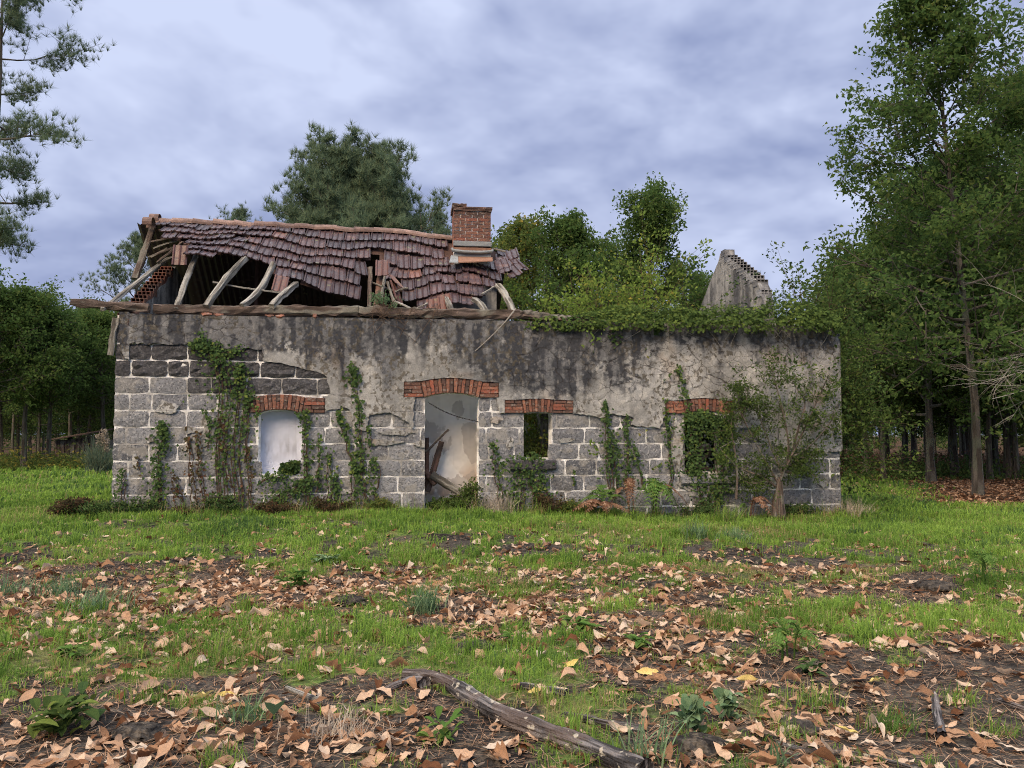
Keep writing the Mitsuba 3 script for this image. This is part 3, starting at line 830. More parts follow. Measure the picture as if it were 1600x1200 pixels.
# the plate on the wall top
a, b = FP(112, 474), FP(200, 483)
v, f = beam(FP(112, 472, 0.05), FP(232, 483, 0.05), 0.17, 0.13, rng, n=7, rough=0.012)
MB().add(v, f, grain(v, 8, 0.2)).put(key(HOUSE, 'wall_plate'), 'dark_wood', house=True)
p = FP(242, 483, 0.10), FP(560, 486, 0.10), FP(810, 491, 0.10), FP(925, 502, 0.10)
for n_, (q0, q1, hh, wd) in enumerate([(p[0], p[1], 0.15, 'dark_wood'), (p[1] + [0.005, 0, 0], p[2], 0.145, 'dark_wood'), (p[2] + [0.005, 0, 0], p[3], 0.13, 'dark_wood')]):
    v, f = beam(q0, q1, 0.22, hh, rng, n=26, rough=0.011, bend=-0.012)
    MB().add(v, f, grain(v, 8, 0.3 + 0.2 * n_)).put(key(HOUSE, 'wall_plate'), wd, house=True)

# ---- the sagging roof: rows of interlocking tiles hung from the ridge
def ridge_uz(px):
    y = np.interp(px, [236, 252, 330, 430, 550, 600, 650, 705, 800], [346, 345, 348, 352, 360, 361, 366, 374, 392])
    return F(px, y, WR)


rp = np.linspace(238, 800, 60)
RU = np.array([ridge_uz(x) for x in rp])
ridge_z = lambda u: np.interp(u, RU[:, 0], RU[:, 1])
TH_U = [-0.6, 0.6, 1.2, 2.0, 3.2, 4.0, 4.5, 5.2, 6.0, 7.0]
TH_A = [31.5, 31.5, 32, 36, 46, 47, 45, 43, 41, 40]


def roof_pt(u, s, lift=0.0):
    u, s = np.asarray(u, float), np.asarray(s, float)
    th = np.radians(np.interp(u, TH_U, TH_A))
    kink = np.radians(np.interp(u, [-0.6, 1.5, 3.6, 4.6, 5.4, 7], [0, 0, 4, 8, 0, -2]))
    th2 = th + kink * (s / 1.2 - 0.6)
    w = WR - 0.05 - s * np.cos(th2) - lift * np.sin(th2)
    z = ridge_z(u) - 0.05 - s * np.sin(th2) + lift * np.cos(th2) - 0.05 * np.sin(np.clip((u - 3.2) / 2.6, 0, 1) * np.pi) * np.clip(s, 0, 1) + 0.030 * np.sin(u * 3.1 + 2.2 * s + 0.6) * np.clip(s * 1.2, 0, 1) + 0.018 * np.sin(u * 7.3 - 3.0 * s) * np.clip(s * 1.2, 0, 1)
    return np.stack([np.broadcast_to(u, w.shape), w, z], -1)


def project(p):
    q = np.asarray(p, float) - CAM
    d = q @ FW
    return np.stack([800 + FPX * q[..., 0] / d, 600 - FPX * (q @ UP) / d], -1)


COVER = Polygon([(236, 335), (440, 335), (640, 340), (800, 360), (800, 388), (806, 404), (794, 412), (786, 424), (784, 442), (766, 452), (754, 462), (752, 472), (712, 474), (700, 470), (696, 484), (664, 484), (652, 476), (640, 470), (622, 458), (632, 454), (618, 440), (606, 430), (594, 424), (592, 416), (582, 414), (578, 412), (572, 440), (560, 470), (520, 464),
                 (478, 456), (458, 444), (430, 446), (426, 428), (404, 412), (390, 406), (344, 400), (304, 400), (286, 386), (262, 380), (244, 372), (250, 362), (240, 352)])
ROOF = f'{HOUSE}__roof'
tag(ROOF)
PREPC = prep(COVER)
TW, TL, GA = 0.248, 0.37, 0.315
prof = np.array([0.0, 0.10, 0.17, 0.42, 0.50, 0.58, 0.83, 0.90, 1.0])
relief = np.array([0.008, 0.026, 0.002, 0.002, 0.022, 0.002, 0.002, 0.025, 0.010])


def tile_mesh(u0, s0, rng, jit=1.0, lift=0.0, drop=0.0):
    """One clay tile lying on the roof's surface from u0, its lower edge at s0 along the slope."""
    rot = rng.normal(0, 0.04) * jit
    V = []
    for (s, l0) in ((s0 - TL, 0.006), (s0 - TL * 0.45, 0.028), (s0, 0.054)):
        for t, h in zip(prof, relief):
            uu = u0 + t * (TW - 0.006) + rot * (s - s0)
            V.append(roof_pt(uu, s + rot * (t - 0.5) * TW, l0 + h + lift))
    V = np.array(V)
    n = len(prof)
    V2 = np.array([roof_pt(u0 + t * (TW - 0.006), s0 + rot * (t - 0.5) * TW, 0.054 + lift - 0.022 + h * 0.7) for t, h in zip(prof, relief)])
    f = [[r * n + c, (r + 1) * n + c, (r + 1) * n + c + 1, r * n + c + 1] for r in range(2) for c in range(n - 1)]
    f += [[2 * n + c, 3 * n + c, 3 * n + c + 1, 2 * n + c + 1] for c in range(n - 1)]
    v = np.vstack([V, V2])
    v[:, 2] -= drop
    return v, np.array(f)


hole = Polygon([(566, 404), (584, 396), (600, 402), (604, 416), (590, 424), (574, 420)])
PREPH = prep(hole)
CHIM = Polygon([(704, 300), (771, 300), (771, 396), (778, 412), (702, 412)])
PREPCH = prep(CHIM)
ntile = 0
for r in range(11):
    s0 = 0.10 + GA * (r + 0.75)
    sh = rng.uniform(0, TW)
    for c in range(-4, 32):
        u0 = c * TW + sh + rng.normal(0, 0.004)
        if u0 < -0.62 or u0 > 6.9:
            continue
        pc = project(world(roof_pt(u0 + TW / 2, s0 - GA * 0.45)))
        if not PREPC.contains(Point(pc)) or PREPH.contains(Point(pc)) or PREPCH.contains(Point(pc)):
            continue
        slip = 0.045 * math.sin(u0 * 2.4 + r * 1.3)
        if rng.random() < 0.05:
            slip += rng.uniform(0.03, 0.09)
        if rng.random() < 0.025 and r > 1:
            continue
        if 560 < pc[0] < 640 and pc[1] > 405:
            slip += rng.uniform(0.0, 0.06)
        v, f = tile_mesh(u0, s0 + slip + rng.normal(0, 0.012), rng, 1.0 + 1.6 * (slip > 0.045), rng.uniform(0, 0.014))
        orange = rng.random()
        MB().add(v, f, (rng.random(), 0.55 + 0.42 * rng.random() if orange > 0.94 else 0.3)).put(key(ROOF, 'tile'), 'tile', house=True)
        ntile += 1
print('tiles', ntile)


def loose_tile(p_, ax, dn, tone=(0.5, 0.3), k=None):
    """A slipped tile: its upper left corner, the direction across and the direction down."""
    ax, dn = np.asarray(ax, float), np.asarray(dn, float)
    ax, dn = ax / np.linalg.norm(ax), dn / np.linalg.norm(dn)
    nn = np.cross(dn, ax)
    if nn[1] > 0:
        nn = -nn
    V = [np.asarray(p_) + ax * t * TW + dn * s * TL + nn * (h + dd) for dd, s in ((0, 0), (0, 0.5), (0, 1), (-0.016, 1), (-0.016, 0)) for t, h in zip(prof, relief)]
    n = len(prof)
    f = [[r_ * n + c_, (r_ + 1) * n + c_, (r_ + 1) * n + c_ + 1, r_ * n + c_ + 1] for r_ in range(4) for c_ in range(n - 1)]
    MB().add(np.array(V), f, tone).put(key(ROOF, 'tile'), 'tile', house=True)


loose_tile(FP(271, 383, 0.9), (1, 0, 0.0), (0, -0.25, -1), (0.9, 0.86))
loose_tile(FP(587, 407, 1.1), (1, 0.1, 0.10), (0.0, -0.6, -1), (0.8, 0.88))
loose_tile(FP(600, 421, 1.0), (0.75, 0.1, -0.55), (0.55, -0.4, -0.7), (0.4, 0.9))
loose_tile(FP(609, 437, 0.9), (0.35, 0.4, -0.3), (0.30, -0.2, -1), (0.4, 0.92))
loose_tile(FP(666, 469, 0.45), (1, 0.1, 0.25), (0.02, -0.35, -1), (0.8, 0.95))
loose_tile(FP(683, 463, 0.45), (1, 0.1, 0.3), (0.1, -0.35, -1), (0.4, 0.93))
loose_tile(FP(430, 429, 0.9), (1, 0.0, -0.2), (-0.1, -0.6, -0.9), (0.7, 0.9))
for n_ in range(9):
    px, py = 772 + rng.uniform(0, 22), 392 + rng.uniform(0, 30)
    loose_tile(FP(px, py, 1.6 - (py - 385) * 0.02), (1, rng.uniform(-.2, .2), rng.uniform(0.0, 0.5)), (rng.uniform(-.1, .4), -0.7, -0.5), (0.2 + 0.4 * rng.random(), 0.3))

# boarding and laths under the tiles (keep daylight out of the attic), the rear slope
for n_, (poly_, lf) in enumerate([(COVER, -0.03)]):
    m = MB()
    for c in range(-3, 42):
        for r in range(0, 19):
            u0, s0 = c * 0.17, r * 0.17 + 0.03
            pc = project(world(roof_pt(u0 + 0.085, s0 + 0.085)))
            pc2 = project(world(roof_pt(u0 + 0.085, s0 + 0.30)))
            if u0 < -0.5 or u0 > 6.7 or PREPH.contains(Point(pc)) or not (PREPC.contains(Point(pc)) and PREPC.contains(Point(pc2))):
                continue
            P4 = [roof_pt(u0, s0, lf), roof_pt(u0 + 0.171, s0, lf), roof_pt(u0 + 0.171, s0 + 0.171, lf), roof_pt(u0, s0 + 0.171, lf)]
            m.add(np.array(P4), [[0, 1, 2, 3]])
    m.put(f'{ROOF}__boarding', 'under_roof', house=True)
m = MB()
us = np.linspace(-0.5, 6.6, 120)
ss = np.linspace(0, 3.55, 10)
V = []
for s in ss:
    zr = ridge_z(us) - 0.04 - s * 0.60 + 0.022 * np.cos(us * 2 * np.pi / 0.124)
    V.append(np.stack([us, np.full_like(us, WR + 0.04 + s * 0.8), zr], -1))
V = np.vstack(V)
i, j = np.meshgrid(np.arange(len(ss) - 1), np.arange(len(us) - 1), indexing='ij')
m.add(V, np.stack([i * 120 + j, i * 120 + j + 1, (i + 1) * 120 + j + 1, (i + 1) * 120 + j], -1).reshape(-1, 4), (0.4, 0.3))
m.put(f'{ROOF}__rear_slope', 'tile', house=True)
wall_with(Polygon([(2.45, 2.6), (4.96, 2.6), (4.96, 3.1), (2.5, 4.75)]), 1.7, 1.76, f'{HOUSE}__inner_wall_003', 'under_roof')
# ridge tiles: half round, overlapping
nr = 17
for n_ in range(nr):
    ua, ub = RU[0, 0] + n_ * 0.378, RU[0, 0] + (n_ + 1) * 0.378 + 0.05
    if ua > 5.15:
        break
    k = np.linspace(-0.15, math.pi + 0.15, 9)
    V = []
    tilt = rng.normal(0, 0.012)
    for uu, rr in ((ua, 0.125), ((ua + ub) / 2, 0.118), (ub, 0.112)):
        zc = ridge_z(uu) - 0.035 + rng.normal(0, 0.006) + tilt * (uu - ua) / 0.37
        V += [[uu, WR - rr * math.cos(a_) * 1.05, zc + rr * math.sin(a_) * 0.85] for a_ in k]
    V = np.array(V)
    V2 = V.copy()
    V2[:, 2] -= 0.014
    n9 = 9
    f = [[r_ * n9 + c_, r_ * n9 + c_ + 1, (r_ + 1) * n9 + c_ + 1, (r_ + 1) * n9 + c_] for r_ in range(2) for c_ in range(8)]
    f += [[c_ + 27, c_ + 28, c_ + 1, c_] for c_ in range(8)]
    MB().add(np.vstack([V, V2]), f, (rng.random(), 0.3)).put(key(ROOF, 'ridge_tile'), 'ridge', house=True)
k = np.linspace(-0.4, math.pi + 0.4, 9)                       # the two that stick out over the verge
for n_, (du, dz, tl) in enumerate([(RU[0, 0] - 0.03, 0.045, 0.25), (RU[0, 0] - 0.06, -0.03, 0.45)]):
    V = []
    for uu in (0, 0.17):
        V += [[du + uu, WR - 0.3 * n_ - 0.135 * math.cos(a_), ridge_z(-0.5) - 0.02 + dz - tl * 0.15 * n_ + 0.12 * math.sin(a_)] for a_ in k]
    V = np.array(V)
    V2 = V - [0, 0, 0.016]
    f = [[c_, c_ + 1, 9 + c_ + 1, 9 + c_] for c_ in range(8)] + [[c_ + 18, c_ + 19, c_ + 1, c_] for c_ in range(8)]
    MB().add(np.vstack([V, V2]), f, (0.1, 0.3)).put(key(ROOF, 'ridge_tile'), 'ridge', house=True)

# rafters and laths
RAFT = [(FP(275, 484, 0.0), FP(307, 399, 1.15), 0.10, 0.09, 0.03, 'grey_wood'), (FP(322, 480, -0.02), FP(386, 402, 1.2), 0.115, 0.12, 0.05, 'grey_wood'), (FP(378, 478, -0.02), FP(427, 413, 1.1), 0.10, 0.12, -0.10, 'grey_wood'), (FP(424, 479, -0.03), FP(463, 444, 0.75), 0.115, 0.12, 0.02, 'grey_wood'),
        (FP(160, 484, -0.05), FP(262, 404, 1.9), 0.09, 0.07, 0.0, 'grey_wood'), (FP(211, 436, 2.0), FP(240, 352, 2.5), 0.14, 0.10, 0.0, 'dark_wood'), (FP(778, 446, 0.9), FP(804, 493, 0.02), 0.13, 0.11, 0.05, 'grey_wood'), (FP(696, 466, 0.5), FP(706, 487, 0.1), 0.10, 0.10, 0.02, 'grey_wood'),
        (FP(740, 468, 0.5), FP(759, 487, 0.06), 0.11, 0.10, 0.03, 'grey_wood'), (FP(577, 480, 0.8), FP(579, 418, 1.1), 0.09, 0.09, 0, 'dark_wood'), (FP(590, 478, 0.9), FP(597, 425, 1.1), 0.17, 0.12, 0, 'rust_wood'), (FP(594, 478, 0.7), FP(601, 432, 0.9), 0.06, 0.06, 0, 'grey_wood')]
for (p0, p1, w_, h_, bend, mat) in RAFT:
    v, f = beam(p0, p1, w_ * 0.82, h_ * 0.85, rng, n=8, bend=bend, rough=0.005, twist=rng.uniform(-.3, .3))
    MB().add(v, f, grain(v, 8, rng.random())).put(key(HOUSE, 'rafter'), mat, house=True)
LATH = [(FP(333, 441, 0.65), FP(447, 458, 0.55), 'grey_wood'), (FP(237, 402, 1.9), FP(300, 376, 1.6), 'dark_wood'), (FP(238, 420, 1.7), FP(272, 400, 1.5), 'grey_wood'), (FP(232, 402, 2.0), FP(262, 388, 1.8), 'dark_wood'), (FP(615, 470, 0.7), FP(645, 484, 0.25), 'grey_wood'), (FP(650, 482, 0.3), FP(668, 474, 0.4), 'grey_wood'),
        (FP(578, 440, 1.0), FP(620, 456, 0.9), 'grey_wood'), (FP(753, 460, 0.5), FP(772, 448, 0.7), 'grey_wood'), (FP(605, 440, 0.9), FP(618, 478, 0.6), 'dark_wood'), (FP(780, 402, 1.4), FP(808, 408, 1.3), 'grey_wood'), (FP(782, 412, 1.3), FP(806, 418, 1.2), 'dark_wood'), (FP(770, 388, 1.8), FP(804, 398, 1.6), 'dark_wood'),
        (FP(620, 455, 0.9), FP(638, 450, 0.8), 'grey_wood'), (FP(237, 378, 2.2), FP(300, 366, 2.0), 'dark_wood'), (FP(240, 388, 2.1), FP(290, 374, 1.9), 'grey_wood'), (FP(246, 410, 1.6), FP(286, 378, 1.4), 'dark_wood')]
for (p0, p1, mat) in LATH:
    v, f = beam(p0, p1, 0.045, 0.03, rng, n=5, bend=rng.uniform(-.02, .02), rough=0.003)
    MB().add(v, f, grain(v, 8, rng.random())).put(key(HOUSE, 'lath'), mat, house=True)
v, f = beam(FP(186, 497, -0.02) - [0.05, 0, 0], FP(172, 555, -0.04), 0.09, 0.06, rng, n=5, rough=0.006)   # board hanging at the corner
MB().add(v, f, grain(v, 8, 0.5)).put(f'{HOUSE}__hanging_board', 'grey_wood', house=True)

# chimney
CK = f'{HOUSE}__chimney'
cu0, cz0 = F(709, 386, 1.75)
cu1, cz1 = F(767, 323, 1.75)
cw0, cw1 = 1.75, 2.30
MB().add(*boxvf((cu0 + 0.015, cw0 + 0.015, cz0 - 0.75), (cu1 - 0.015, cw1 - 0.015, cz1 - 0.03))).put(CK, 'mortar', house=True)
rows = 11
for r in range(rows):
    za, zb = cz0 + (cz1 - 0.10 - cz0) * r / rows + 0.004, cz0 + (cz1 - 0.10 - cz0) * (r + 1) / rows - 0.005
    cut = [cu0] + [cu0 + (0.12 if r % 2 else 0.0) + 0.225 * k_ for k_ in range(0 if r % 2 else 1, 4)] + [cu1]
    cut = [c for n_, c in enumerate(cut) if n_ in (0, len(cut) - 1) or (cu0 + 0.05 < c < cu1 - 0.05)]
    for a_, b_ in zip(cut[:-1], cut[1:]):
        v, f = rough_block(a_ + 0.004, b_ - 0.004, za, zb, 0.02 + rng.uniform(-.004, .006), 0.003, rng, 3, 1, 0.25)
        v[:, 1] += cw0 + 0.012
        MB().add(v, f, (rng.random(), 0.35 + 0.4 * rng.random() + 0.3 * (r > rows - 3))).put(key(CK, 'brick'), 'brick', house=True)
    for side, uu in ((-1, cu0), (1, cu1)):
        for a_, b_ in ((cw0 + 0.01, cw0 + 0.26), (cw0 + 0.27, cw1)):
            MB().add(*boxvf((min(uu, uu - side * 0.03) , a_, za), (max(uu, uu - side * 0.03), b_, zb)), (rng.random(), 0.3 + 0.4 * rng.random())).put(key(CK, 'brick'), 'brick', house=True)
for (a_, b_, c_, d_) in ((cu0 - 0.012, cu1 + 0.012, cz1 - 0.098, cz1 - 0.06), (cu0 - 0.03, cu1 + 0.028, cz1 - 0.057, cz1 - 0.02), (cu0 - 0.03, cu0 + 0.24, cz1 - 0.017, cz1 + 0.04)):
    v, f = beam(((a_), (cw0 + cw1) / 2, (c_ + d_) / 2), (b_, (cw0 + cw1) / 2, (c_ + d_) / 2), cw1 - cw0 + 0.05, d_ - c_, rng, n=6, rough=0.004)
    MB().add(v, f, (0.3, 0.92)).put(key(CK, 'cap'), 'brick', house=True)
zf = lambda py: F(738, py, 1.7)[1]
v, f = beam((cu0 - 0.01, cw0 - 0.03, zf(381)), (cu1 + 0.01, cw0 - 0.03, zf(381)), 0.05, 0.095, rng, n=3, rough=0.002)
MB().add(v, f).put(key(CK, 'flashing'), 'zinc', house=True)
v, f = boxvf((cu0 - 0.005, cw0 - 0.035, zf(391)), (cu1 + 0.005, cw0 + 0.02, zf(386.5)))
MB().add(v, f).put(key(CK, 'flashing'), 'apron', house=True)
v, f = tube([(cu0 - 0.03, cw0 - 0.02, zf(389)), (cu0 - 0.02, cw0 - 0.05, zf(392)), (cu0 + 0.2, cw0 - 0.06, zf(394)), (cu1 - 0.2, cw0 - 0.06, zf(394)), (cu1 + 0.02, cw0 - 0.05, zf(392)), (cu1 + 0.03, cw0 - 0.02, zf(389))], 0.03, 8)
MB().add(v, f).put(key(CK, 'flashing'), 'zinc', house=True)
MB().add(*boxvf((cu0, cw0 - 0.02, zf(401)), (cu1, cw0 + 0.02, zf(395)))).put(key(CK, 'flashing'), 'zinc', house=True)
A = [FP(705, 410, 1.50), FP(770, 407, 1.52), (cu1 + 0.03, cw0 - 0.01, zf(400)), (cu0 + 0.05, cw0 - 0.01, zf(400))]
A = np.array(A)
MB().add(np.vstack([A, A - [0, 0, 0.02]]), [[0, 1, 2, 3], [4, 5, 1, 0], [5, 6, 2, 1], [7, 4, 0, 3]]).put(key(CK, 'flashing'), 'apron', house=True)
A = np.array([FP(702, 409, 1.50), FP(716, 410, 1.48), (cu0 + 0.08, cw0 - 0.03, zf(400)), (cu0 - 0.05, cw0 - 0.02, zf(399))])
MB().add(np.vstack([A, A - [0, 0, 0.02]]), [[0, 1, 2, 3], [4, 5, 1, 0], [5, 6, 2, 1], [7, 4, 0, 3]]).put(key(CK, 'flashing'), 'zinc', house=True)
# ---------------------------------------------------------------- plants on and round the house
def catmull(P, n):
    P = np.asarray(P, float)
    if len(P) == 2:
        return P[0] + (P[1] - P[0]) * np.linspace(0, 1, n)[:, None]
    s = np.linspace(0, len(P) - 1, n)
    Q = np.vstack([2 * P[0] - P[1], P, 2 * P[-1] - P[-2]])
    i = np.minimum(s.astype(int), len(P) - 2)
    t = (s - i)[:, None]
    a, b, c, d = Q[i], Q[i + 1], Q[i + 2], Q[i + 3]
    return 0.5 * (2 * b + (c - a) * t + (2 * a - 5 * b + 4 * c - d) * t ** 2 + (3 * b - a - 3 * c + d) * t ** 3)


def ivy(label, strands, leafmat='ivy_leaf', name='ivy', size=0.055, group=None, seed=0, offset=0.05, category='ivy'):
    """A climber on the front: strands are (px points, px half width, leaves)."""
    rng = np.random.default_rng(900 + seed)
    k = numbered(name)
    tag(k, label, category, group)
    st, lv = MB(), MB()
    for (pts, hwid, n) in strands:
        n = int(n * 0.62)
        P = np.array([F(*p) for p in pts])
        path = catmull(np.stack([P[:, 0], np.full(len(P), -0.045), P[:, 1]], -1), 14)
        path[:, 0] += rng.normal(0, 0.012, 14)
        hw_ = np.interp(np.linspace(0, 1, 14), np.linspace(0, 1, len(np.atleast_1d(hwid))), np.atleast_1d(hwid)) / 93.0
        for q_ in range(max(2 if n > 60 else 1, int(hw_.max() / 0.04)) if n > 30 else 1):
            pp = path + np.stack([rng.normal(0, 0.4) * hw_ + rng.normal(0, 0.008, 14), np.zeros(14), np.zeros(14)], -1)
            st.add(*tube(pp, np.linspace(0.010, 0.004, 14), 4, False))
        s = rng.random(n) ** 0.9 * 13
        i_ = np.minimum(s.astype(int), 12)
        c = path[i_] + (path[i_ + 1] - path[i_]) * (s - i_)[:, None]
        # leaves gather in bunches along side shoots
        nb = max(3, n // 14)
        bid = rng.integers(0, nb, n)
        bo = rng.normal(0, 0.72, nb)
        wig = meshkit.fbm(np.stack([s * 0.75 + seed * 9.1, s * 0, s * 0 + P[0, 0]], -1), 3, 4)
        w_ = hw_[i_] * (0.25 + 1.6 * wig)
        gone = rng.random(n) < 1.6 * np.clip(0.52 - wig, 0, 1) * 1.6
        c = c + np.stack([(0.55 * bo[bid] + rng.laplace(0, 0.36, n)) * w_, -np.abs(rng.normal(0.02, offset * 0.7, n)), rng.normal(0, 0.05, n)], -1)
        nr_ = np.stack([rng.normal(0, 0.42, n), np.full(n, -1.0), 0.35 + rng.normal(0, 0.35, n)], -1)
        c[gone] = c[~gone][rng.integers(0, max(1, (~gone).sum()), gone.sum())] + rng.normal(0, 0.02, (gone.sum(), 3)) if (~gone).any() else c[gone]
        v, f = leaf_cards(c, size * rng.uniform(0.55, 1.25, n), nr_, rng, 0.85, 0.12)
        lv.add(v, f, np.repeat(np.stack([rng.random(n), np.clip(0.45 * rng.random(nb)[bid] + 0.6 * rng.random(n), 0, 1)], -1), 4, 0))
    st.put(f'{k}__stem', 'brown_twig', house=True)
    lv.put(f'{k}__foliage', leafmat, house=True)
    return k


ivy('tall dense green ivy climbing left of the first window', [([(352, 800), (345, 700), (352, 620), (345, 560), (325, 540), (305, 542)], [20, 18, 24, 15, 9, 6], 1200), ([(372, 800), (366, 700), (372, 640), (378, 590), (376, 572)], [13, 14, 16, 8, 4], 560), ([(340, 590), (332, 560), (317, 535), (316, 518)], [10, 8, 6, 3], 170), ([(345, 560), (365, 545), (380, 550)], [8, 6, 3], 90),
                                                                       ([(385, 720), (390, 660), (392, 628), (394, 616)], [10, 9, 8, 4], 220), ([(325, 700), (328, 660), (322, 640)], [6, 6, 3], 80)], seed=1)
ivy('slender green ivy column near the left corner of the house', [([(252, 802), (250, 740), (256, 690), (255, 662)], [16, 12, 9, 4], 700), ([(236, 802), (240, 785)], [18, 10], 130)], seed=2)
ivy('thin ivy wisp on the very left corner blocks', [([(190, 802), (192, 760), (194, 732)], [9, 6, 2], 110)], seed=3)
ivy('reddish creeper with bare stems between the two left ivies', [([(305, 800), (302, 750), (298, 700), (295, 684)], [10, 8, 6, 2], 130), ([(330, 800), (318, 760), (311, 700), (308, 678)], [9, 8, 6, 2], 150), ([(288, 800), (280, 765), (275, 745)], [10, 6, 3], 90), ([(362, 760), (352, 690), (347, 655)], [6, 5, 3], 90), ([(395, 790), (390, 740), (388, 700)], [8, 6, 3], 110), ([(217, 735), (215, 712)], [3, 2], 18)],
    'creeper_leaf', 'creeper', 0.05, seed=4, category='creeper')
ivy('mixed ivy strip beside the left window, right of its opening', [([(484, 800), (482, 730), (480, 680), (478, 646)], [14, 10, 8, 4], 360), ([(500, 770), (502, 720), (500, 680)], [8, 6, 3], 110), ([(518, 800), (516, 740), (514, 706)], [12, 7, 3], 130), ([(404, 660), (403, 642)], [3, 3], 22), ([(468, 652), (466, 642)], [3, 3], 16)], seed=5)
ivy('yellow green ivy rising to the middle of the wall left of the doorway', [([(562, 740), (560, 680), (560, 640), (554, 600), (549, 572)], [10, 8, 7, 7, 3], 560), ([(560, 740), (545, 690), (534, 660), (530, 648)], [8, 7, 6, 3], 260), ([(560, 790), (560, 760), (556, 720)], [22, 18, 10], 320), ([(575, 700), (577, 665)], [5, 2], 60), ([(585, 780), (590, 740), (586, 715)], [8, 8, 3], 120), ([(528, 800), (526, 765), (527, 742)], [10, 7, 3], 120)], seed=6)
ivy('dark ivy spread over the stone sill under the narrow window', [([(832, 802), (830, 770), (825, 740), (815, 718)], [26, 22, 24, 14], 700), ([(850, 722), (835, 716), (812, 722)], [10, 8, 4], 160), ([(842, 800), (845, 765), (850, 740)], [14, 10, 6], 160)], seed=7)
ivy('thin ivy strand between the doorway and the narrow window', [([(786, 790), (780, 750), (774, 715), (768, 690)], [9, 8, 5, 2], 220), ([(800, 800), (800, 765)], [9, 5], 90)], seed=8)
ivy('forked dark ivy halfway between the narrow window and the right window', [([(966, 765), (960, 710), (950, 670), (943, 628)], [12, 12, 9, 3], 520), ([(978, 765), (980, 710), (976, 650)], [8, 7, 3], 240), ([(952, 770), (948, 720), (946, 690)], [8, 7, 4], 140), ([(1004, 765), (995, 725), (990, 700)], [6, 5, 2], 110), ([(896, 760), (895, 740)], [3, 2], 22)], seed=9)
ivy('ivy strand over the left end of the right brick lintel', [([(1075, 650), (1070, 625), (1062, 595), (1056, 572)], [5, 7, 5, 2], 190), ([(1046, 770), (1046, 720), (1042, 670), (1037, 625)], [7, 6, 4, 3], 260)], seed=10)
ivy('thick ivy curtain filling the right window', [([(1085, 740), (1082, 700), (1085, 660), (1098, 648)], [14, 14, 18, 24], 1300), ([(1122, 790), (1124, 720), (1118, 670), (1108, 650)], [16, 14, 18, 16], 1500), ([(1070, 735), (1090, 745), (1120, 748)], [10, 12, 12], 260), ([(1110, 790), (1100, 765), (1098, 748)], [26, 20, 14], 260), ([(1140, 640), (1136, 680), (1140, 730)], [8, 9, 9], 220)], seed=11, offset=0.09)
ivy('low ivy and bramble heaped under the left window', [([(410, 795), (440, 775), (470, 760), (480, 745)], [24, 30, 28, 14], 620), ([(405, 755), (425, 745), (445, 748)], [8, 8, 8], 160)], 'ivy_leaf', 'ivy', 0.05, seed=12)


def topivy():
    """Ivy that lies over the top of the roofless half of the front wall."""
    rng = np.random.default_rng(77)
    k = numbered('ivy')
    tag(k, 'thick ivy mat hanging over the wall top at the right end', 'ivy')
    n = 8500
    u = rng.random(n) ** 0.75
    px = 812 + u * 496
    thick = np.interp(px, [812, 880, 960, 1040, 1120, 1200, 1290, 1310], [0.06, 0.16, 0.30, 0.36, 0.38, 0.52, 0.50, 0.22])
    uu = np.array([F(p, 508)[0] for p in (812, 1310)])
    us = uu[0] + (px - 812) / 498 * (uu[1] - uu[0])
    lump = meshkit.fbm(np.stack([us * 2.6, us * 0, us * 0], -1), 3, 3)
    a = rng.random(n) * math.pi
    r = thick * (0.35 + 1.1 * lump) * rng.uniform(0.55, 1.05, n)
    c = np.stack([us, 0.14 - np.cos(a) * (r * 1.0 + 0.16), ZT - 0.02 + np.sin(a) * r - (np.cos(a) > 0.75) * rng.random(n) * 0.16], -1)
    nr_ = np.stack([rng.normal(0, .35, n), -np.cos(a), np.sin(a) + 0.25], -1) + rng.normal(0, 0.25, (n, 3))
    v, f = leaf_cards(c, 0.062 * rng.uniform(0.6, 1.25, n), nr_, rng, 0.85, 0.12)
    MB().add(v, f, np.repeat(np.stack([rng.random(n), np.clip(0.6 * lump + 0.6 * rng.random(n), 0, 1)], -1), 4, 0)).put(f'{k}__foliage', 'shrub_leaf', house=True)
    st = MB()
    for s in range(16):
        x = rng.uniform(930, 1305)
        P = [FP(x, 500, -0.05), FP(x + rng.normal(0, 8), 512, -0.08), FP(x + rng.normal(0, 14), 512 + rng.uniform(8, 30), -0.06)]
        st.add(*tube(catmull(P, 7), np.linspace(0.007, 0.003, 7), 4, False))
    st.add(*tube(catmull([FP(1286, 500, -0.1), FP(1296, 515, -0.12), FP(1290, 530, -0.1), FP(1283, 540, -0.06)], 9), 0.007, 4, False))
    st.put(f'{k}__stem', 'pale_twig', house=True)


topivy()
for n_, (lab, st_) in enumerate([('small ivy sprig dangling below the beam end in the middle', [([(884, 505), (882, 518)], [5, 4], 40)]), ('longer ivy sprig hanging from the wall top left of centre right', [([(960, 505), (962, 525), (958, 540)], [8, 6, 3], 80)]), ('short ivy sprig under the wall top above the right forked ivy', [([(1022, 505), (1024, 520)], [8, 4], 60)]), ('ivy runner along the right end of the wall beam', [([(868, 500), (940, 508)], [6, 8], 120)])]):
    ivy(lab, st_, seed=14 + n_)


